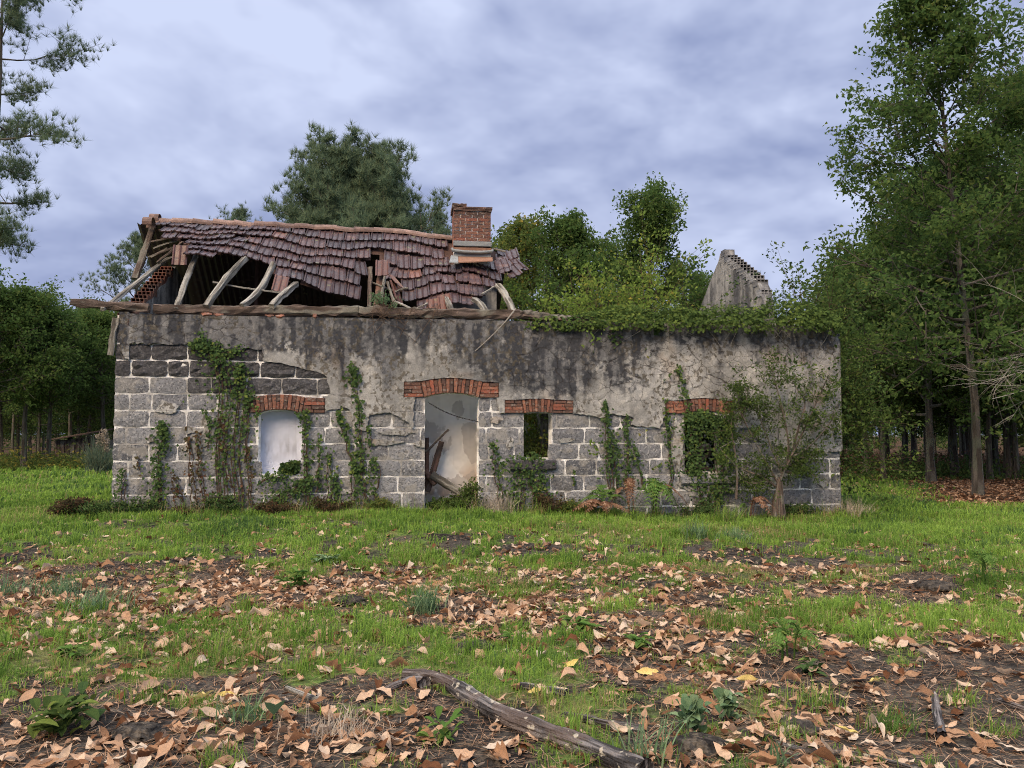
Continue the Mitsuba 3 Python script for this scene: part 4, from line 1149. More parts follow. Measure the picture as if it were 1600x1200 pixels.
# ---- leafy plants with branches: shrubs, saplings, trees
def clump_leaves(tips, per, spread, size, rng, aspect=0.5, up=0.5, droop=0.0, flat=0.7):
    n = len(tips) * per
    tid = np.repeat(np.arange(len(tips)), per)
    c = tips[tid] + np.clip(rng.normal(0, 1, (n, 3)), -1.7, 1.7) * np.array([1, 1, flat]) * spread
    nr_ = rng.normal(0, 1, (n, 3)) * 0.75 + [0, 0, up]
    v, f = leaf_cards(c, size * rng.uniform(0.6, 1.3, n), nr_, rng, aspect)
    ct = rng.random(len(tips))
    uv = np.stack([np.clip(0.55 * rng.random(n) + 0.45 * ct[tid], 0, 1), np.clip(0.5 * ct[tid][::-1] + 0.55 * rng.random(n), 0, 1)], -1)
    return v, f, np.repeat(uv, 4, 0)


def twig_tree(rng, H, R, base, profile, nb, r0, lean=(0, 0), sub=6, up0=0.15, up1=1.0, tipn=3, wob=0.05, trunk_top=0.97):
    """Trunk, limbs and twigs: returns the wood as pieces and the ends of the twigs."""
    wood, tips = [], []
    n = 12
    t = np.linspace(0, 1, n)
    tr = np.stack([lean[0] * t ** 1.5 + np.cumsum(rng.normal(0, wob * H / n, n)) * 0.5, lean[1] * t ** 1.5 + np.cumsum(rng.normal(0, wob * H / n, n)) * 0.5, H * trunk_top * t], -1)
    tr[0, :2] = 0
    rad = r0 * (1 - 0.93 * t) ** 0.85
    rad[0] *= 1.35
    wood.append(tube(tr, rad, 7, False))
    az = rng.uniform(0, 6.28)
    for b in range(nb):
        s = base + (1 - base) * ((b + rng.random()) / nb) ** 0.9 * 0.98
        q = (s - base) / (1 - base)
        az += 2.4 + rng.normal(0, 0.35)
        L = R * profile(q) * rng.uniform(0.62, 1.2)
        el = up0 + (up1 - up0) * q + rng.normal(0, 0.12)
        o = np.array([np.interp(s, t, tr[:, k]) for k in range(3)])
        dh = np.array([math.cos(az), math.sin(az), 0])
        m = 6
        x = np.linspace(0, 1, m)
        P = o + dh * (x * L * math.cos(el))[:, None] + np.array([0, 0, 1.0]) * (x * L * math.sin(el) + 0.12 * L * x ** 2)[:, None] + np.cumsum(rng.normal(0, 0.03 * L, (m, 3)), 0) * x[:, None]
        rb = max(0.006, np.interp(s, t, rad) * 0.55)
        wood.append(tube(P, np.linspace(rb, 0.005, m), 5, False))
        tips.append(P[-1])
        ns = max(2, int(round(sub * (0.4 + L / R))))
        for j in range(ns):
            xs = 0.25 + 0.75 * (j + rng.random()) / ns
            o2 = np.array([np.interp(xs, x, P[:, k]) for k in range(3)])
            d = dh * math.cos(el) * 0.8 + np.array([0, 0, math.sin(el) * 0.5 + 0.15]) + rng.normal(0, 0.55, 3)
            d /= np.linalg.norm(d)
            l2 = L * 0.42 * (1.15 - 0.6 * xs) * rng.uniform(0.7, 1.3) + 0.12
            P2 = o2 + d * (np.linspace(0, 1, 4) * l2)[:, None] + np.array([0, 0, 0.08 * l2]) * (np.linspace(0, 1, 4) ** 2)[:, None]
            wood.append(tube(P2, np.linspace(rb * 0.4, 0.004, 4), 4, False))
            for e in np.linspace(0.35, 1.0, tipn):
                tips.append(o2 + d * l2 * e + rng.normal(0, 0.05 * l2, 3))
    return wood, np.array(tips)


WSIDES = {84: 7, 30: 5, 16: 4, 56: 8, 36: 6, 50: 5, 32: 4, 9: 3}


def merge(pieces):
    m = MB()
    for n_, (v, f) in enumerate(pieces):
        p_ = WSIDES.get(len(v), None)
        m.add(v, f, (0.5, 0.5) if p_ is None else grain(v, p_, n_ * 0.137))
    return m


def placed(mb, loc):
    for v in mb.v:
        v += np.asarray(loc)
    return mb


def plant(name, label, category, loc, rng, H, R, base, profile, nb, r0, per, spread, leaf, mat, group=None, sub=6, up0=0.15, up1=1.0, aspect=0.5, tipn=3, lean=(0, 0), wob=0.05, flat=0.7, bark='bark', up=0.5):
    k = numbered(name)
    tag(k, label, category, group)
    wood, tips = twig_tree(rng, H, R, base, profile, nb, r0, lean, sub, up0, up1, tipn, wob)
    placed(merge(wood), loc).put(f'{k}__trunk', bark)
    v, f, uv = clump_leaves(tips, per, spread, leaf, rng, aspect, up, 0, flat)
    MB().add(v + np.asarray(loc), f, uv).put(f'{k}__crown', mat)
    return k


def bush(name, label, category, loc, rng, ns, H, spread_r, per, cl, leaf, mat, aspect=0.5, stem='brown_twig', group=None, r=0.012, sub=6, lean=(0, 0), tipn=3):
    """Several stems from one foot, each with side twigs."""
    k = numbered(name)
    tag(k, label, category, group)
    wood, tips = [], []
    for s in range(ns):
        a, rr = rng.uniform(0, 6.28), spread_r * math.sqrt(rng.random())
        top = np.array([rr * math.cos(a) + lean[0], rr * math.sin(a) + lean[1], H * rng.uniform(0.65, 1.0) * (1 - 0.35 * (rr / spread_r) ** 2)])
        foot = np.array([0.25 * rr * math.cos(a), 0.25 * rr * math.sin(a), 0.0])
        P = catmull([foot, foot * 0.5 + top * 0.45 + [0, 0, 0.12 * H] + rng.normal(0, .04 * H, 3), top], 8)
        wood.append(tube(P, np.linspace(r, 0.003, 8), 4, False))
        for j in range(sub):
            xs = rng.uniform(0.3, 1.0)
            o2 = P[min(7, int(xs * 7))]
            d = rng.normal(0, 1, 3) + [0, 0, 0.5] + np.array([math.cos(a), math.sin(a), 0]) * 0.6
            d /= np.linalg.norm(d)
            l2 = H * rng.uniform(0.12, 0.3)
            wood.append(tube([o2, o2 + d * l2 * 0.5, o2 + d * l2 + [0, 0, 0.02]], [0.005, 0.004, 0.002], 3, False))
            for e in np.linspace(0.3, 1, tipn):
                tips.append(o2 + d * l2 * e)
        tips.append(top)
    placed(merge(wood), loc).put(f'{k}__stem', stem)
    v, f, uv = clump_leaves(np.array(tips), per, cl, leaf, rng, aspect)
    MB().add(v + np.asarray(loc), f, uv).put(f'{k}__foliage', mat)
    return k


R_ = np.random.default_rng
house_pt = lambda u, w, z: world(np.array([u, w, z]))
# the shrub that leans over the right of the front
k = 'leaning_shrub'
tag(k, 'sparse green shrub with a short thick trunk in front of the right end', 'shrub')
rng = R_(41)
foot = FP(1212, 806, -0.40)
wood, tips = [], []
crotch = FP(1218, 752, -0.45)
P = catmull([foot, (foot + crotch) / 2 + [0.03, 0, 0], crotch], 7)
wood.append(tube(P, np.linspace(0.085, 0.05, 7), 8, False))
for q_ in range(5):
    a = foot + [rng.uniform(-.12, .12), rng.uniform(-.1, .05), -0.02]
    wood.append(tube(catmull([a, (a + crotch) / 2 + rng.normal(0, .02, 3), crotch + [0, 0, rng.uniform(-.15, .1)]], 6), np.linspace(0.06, 0.03, 6), 6, False))
LIMBS = [[(1218, 752), (1232, 722), (1262, 660), (1284, 610), (1296, 585)], [(1230, 720), (1232, 690), (1222, 640), (1212, 600), (1206, 580)], [(1216, 755), (1196, 720), (1180, 690), (1160, 650), (1150, 610)], [(1222, 740), (1206, 700), (1190, 660), (1178, 630)], [(1235, 715), (1262, 700), (1290, 670), (1310, 640)], [(1240, 700), (1250, 660), (1258, 630), (1240, 600)],
         [(1212, 760), (1190, 745), (1165, 735), (1140, 720), (1125, 700)], [(1236, 715), (1255, 715), (1275, 722)], [(1160, 650), (1165, 630), (1172, 600)], [(1150, 780), (1152, 740), (1146, 690), (1142, 660), (1160, 620)], [(1206, 752), (1180, 755), (1160, 752)], [(1222, 735), (1243, 740), (1262, 735)]]
for L_ in LIMBS:
    P = catmull([FP(x, y, -0.45 + rng.uniform(-.25, .2) * n_ / len(L_)) for n_, (x, y) in enumerate(L_)], 10)
    wood.append(tube(P, np.linspace(0.022, 0.004, 10), 5, False))
    for j in range(13):
        o2 = P[rng.integers(2, 10)]
        d = rng.normal(0, 1, 3) * [1, 0.7, 0.8] + [0, 0, 0.35]
        d /= np.linalg.norm(d)
        l2 = rng.uniform(0.12, 0.42)
        wood.append(tube([o2, o2 + d * l2 * 0.5, o2 + d * l2], [0.006, 0.005, 0.002], 3, False))
        tips += [o2 + d * l2 * e for e in (0.3, 0.6, 0.85, 1.05)]
merge(wood).put(f'{k}__trunk', 'dark_wood', house=True)
v, f, uv = clump_leaves(np.array(tips), 13, 0.07, 0.058, rng, 0.42)
MB().add(v, f, uv).put(f'{k}__foliage', 'shrub_leaf', house=True)

# growth inside the roofless half, seen over the wall
rng = R_(5)
INS = [('pale yellow green bush showing over the wall just right of the roof', 866, 470, 1.9, 'bright_leaf', 0.60, 3.05), ('bright green bush spreading over the wall right of the pale bush', 925, 440, 1.8, 'bright_leaf', 0.95, 3.4), ('taller bright green bush in the middle of the roofless half', 1018, 416, 2.2, 'bright_leaf', 0.95, 3.7), ('mid green bush leaning toward the free gable', 1075, 452, 1.9, 'shrub_leaf', 0.8, 3.4),
       ('dark ivy covered bush right of the free gable', 1245, 452, 1.1, 'ivy_leaf', 0.6, 3.6), ('dull green shrub at the far right end of the wall top', 1288, 470, 0.9, 'shrub_leaf', 0.45, 3.4), ('dark green bush behind the wall between two bright bushes', 965, 462, 1.5, 'ivy_leaf', 0.6, 3.2)]
for (lab, px, py, w, mat, rr, _) in INS:
    u, z = F(px, py, w)
    loc = house_pt(u, w, -0.3)
    bush('bush', lab, 'bush', loc, R_(int(px)), 18, (z + 0.3) * 1.13, rr, 15, 0.10, 0.08, mat, 0.55, sub=14)
for n_, (lab, px, py, w, mat, ns) in enumerate([('thin sapling with pale leaves beside the fallen roof edge', 886, 440, 1.2, 'bright_leaf', 2), ('tall yellowing sapling behind the wall', 990, 372, 2.6, 'autumn_leaf', 4), ('yellow leaved sapling rising left of the free gable', 938, 392, 3.0, 'autumn_leaf', 4), ('wispy grey green sapling at the right wall end', 1296, 428, 1.0, 'shrub_leaf', 3)]):
    u, z = F(px, py, w)
    bush('sapling', lab, 'sapling', house_pt(u, w, -0.3), R_(300 + n_), ns, (z + 0.3) * (0.84 if n_ < 3 else 0.70), 0.26, 4, 0.08, 0.085, mat, 0.5, 'pale_twig', sub=14)

# ferns
def fern(label, px, py, fronds, seed, w=-0.5):
    rng = R_(seed)
    k = numbered('fern')
    tag(k, label, 'fern')
    base = world(FP(px, py, w))
    base[2] = float(gh(base[0], base[1])) - 0.01
    for (a, L, rise, mat) in fronds:
        P0 = base + [rng.uniform(-.05, .05), rng.uniform(-.04, .04), 0]
        n = 20
        t = np.linspace(0, 1, n)
        d = np.array([math.cos(a), math.sin(a), 0])
        rib = P0 + d * (L * (0.15 * t + 0.85 * t ** 1.4) * 0.75)[:, None] + np.array([0, 0, 1.0]) * (rise * 4 * (0.95 * t ** 0.72) * (1 - 0.95 * t ** 0.72) + 0.05 * t)[:, None]
        tan = np.gradient(rib, axis=0)
        tan /= np.linalg.norm(tan, axis=1, keepdims=True)
        side = np.cross(tan, [0, 0, 1.0])
        side /= np.linalg.norm(side, axis=1, keepdims=True) + 1e-6
        m = MB().add(*tube(rib, np.linspace(0.006, 0.002, n), 4, False), (0.3, 0.2))
        for i_ in range(3, n):
            for sg in (-1, 1):
                pl = L * 0.30 * math.sin(min(1, (i_ - 1) / n * 1.02 + 0.1) * math.pi) ** 0.8 * rng.uniform(0.85, 1.1) * 0.62 + 0.02
                pd = side[i_] * sg + tan[i_] * 0.45 + [0, 0, -0.25 + rng.normal(0, .15)]
                pd /= np.linalg.norm(pd)
                up_ = np.cross(pd, tan[i_])
                up_ /= np.linalg.norm(up_)
                wd = np.cross(up_, pd) * pl * 0.16
                q = rib[i_]
                nn = 4                               # a serrated leaflet
                for s_ in range(nn):
                    a0, a1 = s_ / nn, (s_ + 1) / nn
                    k0 = 1.15 - 0.85 * a0
                    m.add(np.array([q + pd * pl * a0 - wd * k0 * 0.35, q + pd * pl * (a0 + 0.16) - wd * k0 * 1.3, q + pd * pl * a1 * 1.03, q + pd * pl * (a0 + 0.16) + wd * k0 * 1.3]), [[0, 1, 2], [0, 2, 3]], (rng.random(), rng.random()))
        m.put(key(k, 'frond'), mat)
    return k


g_, b_ = 'fern_green', 'fern_brown'
fern('mixed green and brown fern left of the hanging brown frond', 946, 812, [(3.0, .75, .34, g_), (2.4, .6, .42, g_), (0.9, .55, .42, g_), (3.6, .85, .28, b_), (4.0, .7, .25, b_), (5.6, .7, .22, b_), (4.7, .6, .25, b_), (0.2, .6, .35, g_), (1.7, .5, .5, g_)], 1, -0.35)
fern('tall rusty brown fern against the block wall', 986, 806, [(4.5, .42, .62, b_), (4.9, .40, .66, b_), (3.4, .5, .5, b_), (4.2, .3, .6, b_)], 2, -0.25)
fern('fresh green fern with drooping fronds beside the rusty fern', 1022, 806, [(4.7, .75, .62, g_), (5.2, .75, .58, g_), (4.2, .7, .6, g_), (3.3, .55, .6, g_), (5.9, .6, .55, g_), (0.1, .5, .6, g_), (4.6, .5, .66, g_), (6.1, .8, .55, b_), (0.4, .6, .5, b_)], 3, -0.3)
fern('single arching rust coloured fern near the leaning shrub', 1172, 814, [(6.0, .55, .42, b_), (5.3, .6, .40, b_), (0.3, .5, .4, b_), (3.2, .3, .3, g_)], 4, -0.6)
f5 = fern('small dark green fern standing alone at the right of the lawn', 1535, 938, [(1.5, .25, .36, g_), (4.7, .3, .34, g_), (3.0, .25, .3, g_), (0.0, .25, .3, g_)], 5, -6.3)
fern('little grey green fern in the leaf litter right of centre', 1228, 985, [(2.6, .3, .24, g_), (0.6, .3, .24, g_), (4.2, .34, .2, g_), (5.3, .3, .2, g_)], 6, -8.6)


def blades(mb, base, n, L, wid, rng, spread=0.08, out=0.9, seg=4, droop=0.9, lean=(0, 0)):
    """Arching grass blades from one tuft."""
    a = rng.uniform(0, 6.283, n)
    l = L * rng.uniform(0.55, 1.1, n)
    o = out * rng.uniform(0.15, 1.0, n)
    t = np.linspace(0, 1, seg + 1)
    d = np.stack([np.cos(a), np.sin(a), 0 * a], -1)
    p0 = np.asarray(base) + np.stack([rng.normal(0, spread, n), rng.normal(0, spread, n), np.full(n, -0.01)], -1)
    h = (t[None] * (1 - 0.45 * o[:, None] * droop * t[None])) * l[:, None] * np.sqrt(np.maximum(0.1, 1 - (0.6 * o[:, None]) ** 2))
    r = o[:, None] * l[:, None] * t[None] ** 1.5 * 0.85
    P = p0[:, None] + d[:, None] * r[..., None] + np.array([0, 0, 1.0]) * h[..., None] + np.array([*lean, 0]) * (t ** 2)[None, :, None]
    s = np.stack([-np.sin(a + 0.5), np.cos(a + 0.5), 0 * a], -1)
    w = wid * (1 - t ** 1.6 * 0.95)
    A, B = P - s[:, None] * w[None, :, None] / 2, P + s[:, None] * w[None, :, None] / 2
    V = np.stack([A, B], 2).reshape(n, -1, 3)
    m = 2 * (seg + 1)
    f = np.array([[2 * i_, 2 * i_ + 1, 2 * i_ + 3, 2 * i_ + 2] for i_ in range(seg)])
    f = (np.arange(n)[:, None, None] * m + f[None]).reshape(-1, 4)
    mb.add(V.reshape(-1, 3), f, np.repeat(np.stack([rng.random(n), rng.random(n)], -1), m, 0))
    return mb


rng = R_(17)
for (lab, px, py, n, L, wid, mat, spr, cat) in [('blue green sedge tuft in the middle of the leaf litter', 664, 958, 170, 0.32, 0.011, 'sedge', 0.07, 'sedge tuft'), ('pale sedge clump at the left of the leaf bank', 150, 955, 130, 0.30, 0.010, 'sedge', 0.12, 'sedge tuft'), ('wide low sedge left of the pale clump', 95, 930, 110, 0.26, 0.010, 'sedge', 0.09, 'sedge tuft'), ('sedge cut by the left picture edge', 14, 930, 90, 0.26, 0.010, 'sedge', 0.10, 'sedge tuft'),
                                              ('dark olive grass clump against the wall right of the green fern', 1136, 818, 160, 0.40, 0.012, 'grass', 0.10, 'grass tuft'), ('grey green tuft on the lawn under the right window', 1088, 842, 120, 0.34, 0.010, 'sedge', 0.09, 'grass tuft'), ('second grey green tuft right of the first one', 1150, 846, 120, 0.30, 0.010, 'sedge', 0.09, 'grass tuft'),
                                              ('dry straw coloured tuft beside the fallen branch', 530, 1150, 170, 0.17, 0.005, 'plume', 0.09, 'grass tuft'), ('bright green tuft at the bottom edge left of the dry tuft', 340, 1192, 120, 0.13, 0.006, 'grass', 0.06, 'grass tuft'), ('bright green tuft among the leaves right of the fallen branch', 1272, 1102, 130, 0.17, 0.006, 'grass', 0.07, 'grass tuft'), ('small vivid tuft near the upright stick', 1500, 1100, 90, 0.14, 0.006, 'grass', 0.05, 'grass tuft'),
                                              ('feathery dark tuft in front of the upright stick', 1392, 1145, 150, 0.20, 0.005, 'fern_green', 0.06, 'grass tuft'), ('yellow green tuft at the lower right edge of the branch', 1226, 1150, 90, 0.12, 0.006, 'grass', 0.06, 'grass tuft'), ('long bladed tuft growing at the end of the fallen branch', 1012, 1190, 34, 0.30, 0.009, 'sedge', 0.06, 'grass tuft'), ('vivid tuft at the lower right of the picture', 1565, 1150, 80, 0.14, 0.006, 'grass', 0.06, 'grass tuft'),
                                              ('strappy leaved tuft at the bottom edge right of the branch', 1215, 1198, 16, 0.2, 0.016, 'sedge', 0.03, 'grass tuft'), ('bright tuft in the grass at the right lawn', 1410, 850, 120, 0.25, 0.009, 'grass', 0.12, 'grass tuft'), ('tuft of stiff blades just left of the yellow leaf pair', 378, 1125, 60, 0.18, 0.008, 'sedge', 0.07, 'grass tuft')]:
    k = numbered(cat.replace(' ', '_'))
    tag(k, lab, cat)
    blades(MB(), G(px, py), n, L, wid, rng, spr).put(k, mat)


def rosette(label, px, py, n, size, mat, seed, high=0.5, aspect=0.45):
    rng = R_(seed)
    k = numbered('weed')
    tag(k, label, 'weed')
    m, o = MB(), G(px, py)
    for s in range(n):
        a, L = rng.uniform(0, 6.28), size * rng.uniform(0.6, 1.1)
        el = rng.uniform(0.15, 1.2) * high
        d = np.array([math.cos(a) * math.cos(el), math.sin(a) * math.cos(el), math.sin(el)])
        sd = np.array([-math.sin(a), math.cos(a), 0])
        st = o + np.array([rng.normal(0, .35 * size), rng.normal(0, .35 * size), rng.random() * high * size * 1.1])
        t = np.array([0, .25, .55, .85, 1.0])
        w = np.array([0.1, 0.85, 1.0, 0.55, 0.0]) * L * aspect / 2
        mid = st + d * (t * L)[:, None] + np.array([0, 0, -0.35 * L]) * (t ** 2)[:, None]
        V = np.stack([mid - sd * w[:, None] + [0, 0, 0.12 * L] * (w / w.max())[:, None], mid, mid + sd * w[:, None] + [0, 0, 0.12 * L] * (w / w.max())[:, None]], 1).reshape(-1, 3)
        f = [[3 * i_ + c_, 3 * i_ + c_ + 1, 3 * i_ + c_ + 4, 3 * i_ + c_ + 3] for i_ in range(4) for c_ in range(2)]
        m.add(V, f, (rng.random(), rng.random()))
    m.put(k, mat)


rosette('leafy green weed clump among the leaves left of the sedge tuft', 466, 920, 40, 0.16, 'fern_green', 1, 0.8, 0.3)
rosette('glossy dark weed seedling in the lower left corner', 90, 1150, 46, 0.13, 'shrub_leaf', 2, 1.0, 0.5)
rosette('second stem of dark leaves right of the lower left seedling', 128, 1130, 22, 0.11, 'ivy_leaf', 3, 1.2, 0.5)
rosette('broad flat leaf standing alone left of centre', 250, 952, 3, 0.16, 'bright_leaf', 4, 0.9, 0.7)
rosette('upright pale green leaf at the bottom left of the branch', 411, 1160, 1, 0.19, 'sedge', 5, 1.3, 0.5)
rosette('grey green bramble patch beside the end of the fallen branch', 1080, 1150, 60, 0.09, 'sedge', 6, 1.5, 0.6)
rosette('second bramble patch right of the fallen branch', 1135, 1125, 46, 0.08, 'sedge', 7, 1.5, 0.6)
rosette('green weed in the litter left of centre', 800, 1005, 18, 0.10, 'fern_green', 8, 0.6, 0.4)
rosette('broad leaved weed on the left leaf bank', 105, 1030, 26, 0.09, 'fern_green', 9, 0.7, 0.5)
rosette('small weed in the grass near the doorway', 510, 880, 30, 0.14, 'sedge', 10, 0.5, 0.4)
rosette('weed rosette right of centre on the lawn', 905, 985, 26, 0.14, 'fern_green', 11, 0.5, 0.4)
rosette('plant with leathery leaves in the litter at the right', 1265, 1052, 22, 0.08, 'ivy_leaf', 12, 0.8, 0.6)
rosette('pale weed on the bare soil right of centre', 1000, 1010, 24, 0.10, 'fern_green', 13, 0.6, 0.4)
rosette('weed growing in the leaves in front of the branch', 690, 1160, 24, 0.10, 'fern_green', 14, 0.9, 0.4)

# pampas grass and a hut by the left wood
k = numbered('pampas_grass')
tag(k, 'big blue green pampas grass with dry plumes left of the house', 'pampas grass')
o = at(158, 26.5)
blades(MB(), o, 520, 1.35, 0.022, R_(3), 0.16, 1.0, 5).put(f'{k}__leaf_tuft', 'pampas')
rng = R_(4)
for n_, (px, py) in enumerate([(155, 684), (166, 690), (163, 676)]):
    d = ray(px, py)
    top = CAM + d * (26.5 / d[1])
    P = catmull([o, (o + top) / 2 + [0.03, 0, 0.05], top], 8)
    m = MB().add(*tube(P, 0.012, 4, False), (0.4, 0.3))
    v, f = leaf_cards(top + np.stack([rng.normal(0, .045, 120), rng.normal(0, .045, 120), rng.uniform(-.32, .1, 120)], -1), 0.13, rng.normal(0, 1, (120, 3)), rng, 0.2)
    m.add(v, f, (0.6, 0.4)).put(key(k, 'plume'), 'plume')
k = numbered('wooden_hut')
tag(k, 'small dark plank hut half hidden in the left wood', 'hut')
o = at(123, 33.5)
rng = R_(6)
for n_ in range(9):
    v, f = beam(o + [-0.8 + n_ * 0.2, 0, -0.1], o + [-0.8 + n_ * 0.2, 0, 1.0 + 0.03 * n_], 0.17, 0.05, rng, 3)
    MB().add(v, f, grain(v, 8, rng.random())).put(key(k, 'plank'), 'dark_wood')
A = o + np.array([[-1.0, -0.35, 1.03], [1.1, -0.35, 1.36], [1.1, 1.3, 1.55], [-1.0, 1.3, 1.2]])
MB().add(np.vstack([A, A + [0, 0, 0.04]]), [[0, 3, 2, 1], [4, 5, 6, 7], [0, 1, 5, 4], [1, 2, 6, 5], [2, 3, 7, 6], [3, 0, 4, 7]], (0.4, 0)).put(f'{k}__roof', 'rust_wood')
MB().add(*boxvf(o + [-0.86, 0.06, -0.2], o + [0.95, 1.2, 1.05]), (0.2, 0)).put(f'{k}__body', 'dark_wood')

# things in the openings
def timber(name, label, cat, p0, p1, w_, h_, mat, seed, bend=0.0, round_=False):
    k = numbered(name)
    tag(k, label, cat)
    rng = R_(seed)
    if round_:
        P = catmull([p0, (np.asarray(p0) + p1) / 2 + [0, 0, bend], p1], 12) + rng.normal(0, 0.006, (12, 3))
        v, f = tube(P, np.linspace(w_, h_, 12) * rng.uniform(0.93, 1.07, 12) / 2, 9)
    else:
        v, f = beam(p0, p1, w_, h_, rng, 7, bend, 0.004)
    MB().add(v, f, grain(v, 9 if round_ else 8, rng.random())).put(k, mat, house=True)


timber('fallen_log', 'grey weathered log lying across the foot of the doorway', 'log', FP(674, 742, 0.45), FP(740, 782, 0.35), 0.16, 0.12, 'grey_wood', 1, 0.0, True)
timber('leaning_plank', 'rust brown plank leaning in the doorway toward the left jamb', 'plank', FP(668, 768, 0.5), FP(690, 690, 0.62), 0.10, 0.05, 'rust_wood', 2)
timber('leaning_plank', 'brown plank standing against the left jamb of the doorway', 'plank', FP(667, 760, 0.55), FP(667, 684, 0.6), 0.07, 0.05, 'rust_wood', 3)
timber('broken_lath', 'thin dark splintered lath pointing up across the doorway', 'lath', FP(665, 707, 0.42), FP(701, 671, 0.42), 0.045, 0.035, 'dark_wood', 4)
timber('fallen_log', 'dark short log below the planks in the doorway', 'log', FP(664, 735, 0.5), FP(680, 757, 0.45), 0.10, 0.09, 'rust_wood', 5, 0, True)
timber('wooden_post', 'grey brown post standing inside the narrow window', 'post', FP(853, 760, 0.95), FP(847, 630, 0.95), 0.20, 0.2, 'grey_wood', 6)
timber('broken_timber', 'mossy beam slanting down inside the right window', 'beam', FP(1066, 716, 0.18), FP(1106, 697, 0.45), 0.12, 0.10, 'grey_wood', 7)
timber('broken_timber', 'dark beam crossing under the slanting one in the right window', 'beam', FP(1084, 728, 0.3), FP(1108, 706, 0.5), 0.09, 0.08, 'dark_wood', 8)
timber('broken_timber', 'flat lowest beam lying on the sill of the right window', 'beam', FP(1074, 728, 0.25), FP(1118, 734, 0.35), 0.09, 0.06, 'dark_wood', 9)
k = 'hanging_cable'
tag(k, 'black cable sagging across the top of the doorway', 'cable')
MB().add(*tube(catmull([FP(669, 629, 0.02), FP(690, 641, 0.10), FP(715, 651, 0.12), FP(748, 659, 0.02)], 12), 0.008, 5)).put(k, 'rubber', house=True)
k = 'dry_vine'
tag(k, 'pale bare vine stem dangling from the beam end in the middle', 'vine')
MB().add(*tube(catmull([FP(806, 482, -0.10), FP(790, 502, -0.14), FP(768, 525, -0.10), FP(742, 549, -0.06)], 12), np.linspace(0.012, 0.006, 12), 5)).put(k, 'pale_twig', house=True)
k = 'bare_creeper'
tag(k, 'leafless brown creeper stems on the beam above the doorway', 'creeper')
rng = R_(12)
m = MB()
for s in range(26):
    x = rng.uniform(575, 690)
    m.add(*tube(catmull([FP(x, 486 + rng.uniform(-8, 6), -0.06), FP(x + rng.normal(0, 12), 490 + rng.uniform(-16, 20), -0.10), FP(x + rng.normal(0, 26), 495 + rng.uniform(-8, 70) * rng.random(), -0.06)], 8), 0.004, 3, False))
m.put(f'{k}__stem', 'brown_twig', house=True)
bush('bush', 'small tuft of grey green weeds on the beam over the doorway', 'bush', world(FP(600, 488, 0.05)), R_(71), 7, 0.42, 0.30, 5, 0.05, 0.05, 'sedge', 0.4, sub=4)
bush('bush', 'round dark bush growing on the left window sill', 'bush', world(FP(456, 743, 0.04)), R_(72), 8, 0.22, 0.14, 14, 0.035, 0.06, 'ivy_leaf', 0.8, sub=5)
bush('bramble', 'tangled bramble filling the foot of the doorway', 'bramble', world(FP(705, 806, 0.25)), R_(73), 16, 0.34, 0.42, 10, 0.05, 0.05, 'shrub_leaf', 0.55, sub=7)
bush('bramble', 'brown and green bramble hanging inside the narrow window', 'bramble', world(FP(836, 806, 0.58)), R_(74), 16, 1.55, 0.14, 11, 0.06, 0.06, 'autumn_leaf', 0.6, sub=10)
bush('bramble', 'small bramble at the right jamb of the doorway', 'bramble', world(FP(738, 808, 0.1)), R_(75), 8, 0.62, 0.16, 9, 0.05, 0.05, 'shrub_leaf', 0.55, sub=7)
for n_, (px, py, H_, mat, lab) in enumerate([(212, 808, 0.30, 'ivy_leaf', 'dark weedy growth at the left foot of the wall'), (285, 808, 0.15, 'creeper_leaf', 'reddish weeds at the wall foot below the creeper'), (430, 810, 0.20, 'creeper_leaf', 'brown dry weeds below the left window'), (515, 810, 0.25, 'creeper_leaf', 'rusty weeds at the wall foot right of the left window'), (590, 810, 0.25, 'autumn_leaf', 'yellow brown weeds at the wall foot left of the doorway'),
                                            (775, 812, 0.42, 'plume', 'dry straw coloured weeds right of the doorway'), (850, 812, 0.35, 'creeper_leaf', 'dark brown weeds under the narrow window'), (900, 812, 0.25, 'autumn_leaf', 'olive weeds at the wall foot left of the ferns'), (1090, 810, 0.30, 'ivy_leaf', 'dark weeds under the right window'), (1330, 806, 0.42, 'plume', 'dry pale grass heap at the right corner of the house'), (120, 804, 0.28, 'creeper_leaf', 'low brown brush pile left of the house'), (150, 800, 0.25, 'ivy_leaf', 'dark brush beside the left house corner'), (345, 810, 0.3, 'ivy_leaf', 'leafy foot of the tall ivy'),
                                            (1250, 806, 0.25, 'ivy_leaf', 'low ivy at the foot of the right wall end')]):
    o_ = world(FP(px, py, -0.12))
    o_[2] = float(gh(o_[0], o_[1]))
    if mat == 'plume':
        k = numbered('grass_tuft')
        tag(k, lab, 'grass tuft')
        m_ = MB()
        blades(m_, o_, 330, H_ * 1.1, 0.007, R_(500 + n_), 0.16, 1.1)
        m_.put(k, mat)
    else:
        bush('bush', lab, 'bush', o_, R_(500 + n_), 16, H_, 0.42, 5, 0.05, 0.05, mat, 0.5, sub=6, r=0.005)
# ---------------------------------------------------------------- trees
cone = lambda q: 0.35 + 0.65 * (1 - q) ** 0.8
dome = lambda q: (1 - (1.35 * q - 0.35) ** 2 if q > 0.26 else 0.75 + 0.96 * q) ** 0.7 if q < 0.999 else 0.1
egg = lambda q: max(0.12, math.sin(min(1.0, 0.22 + 0.80 * q) * math.pi) ** 0.75)
top_of = lambda py, D: CAM[2] + (680 - py) / FPX * D


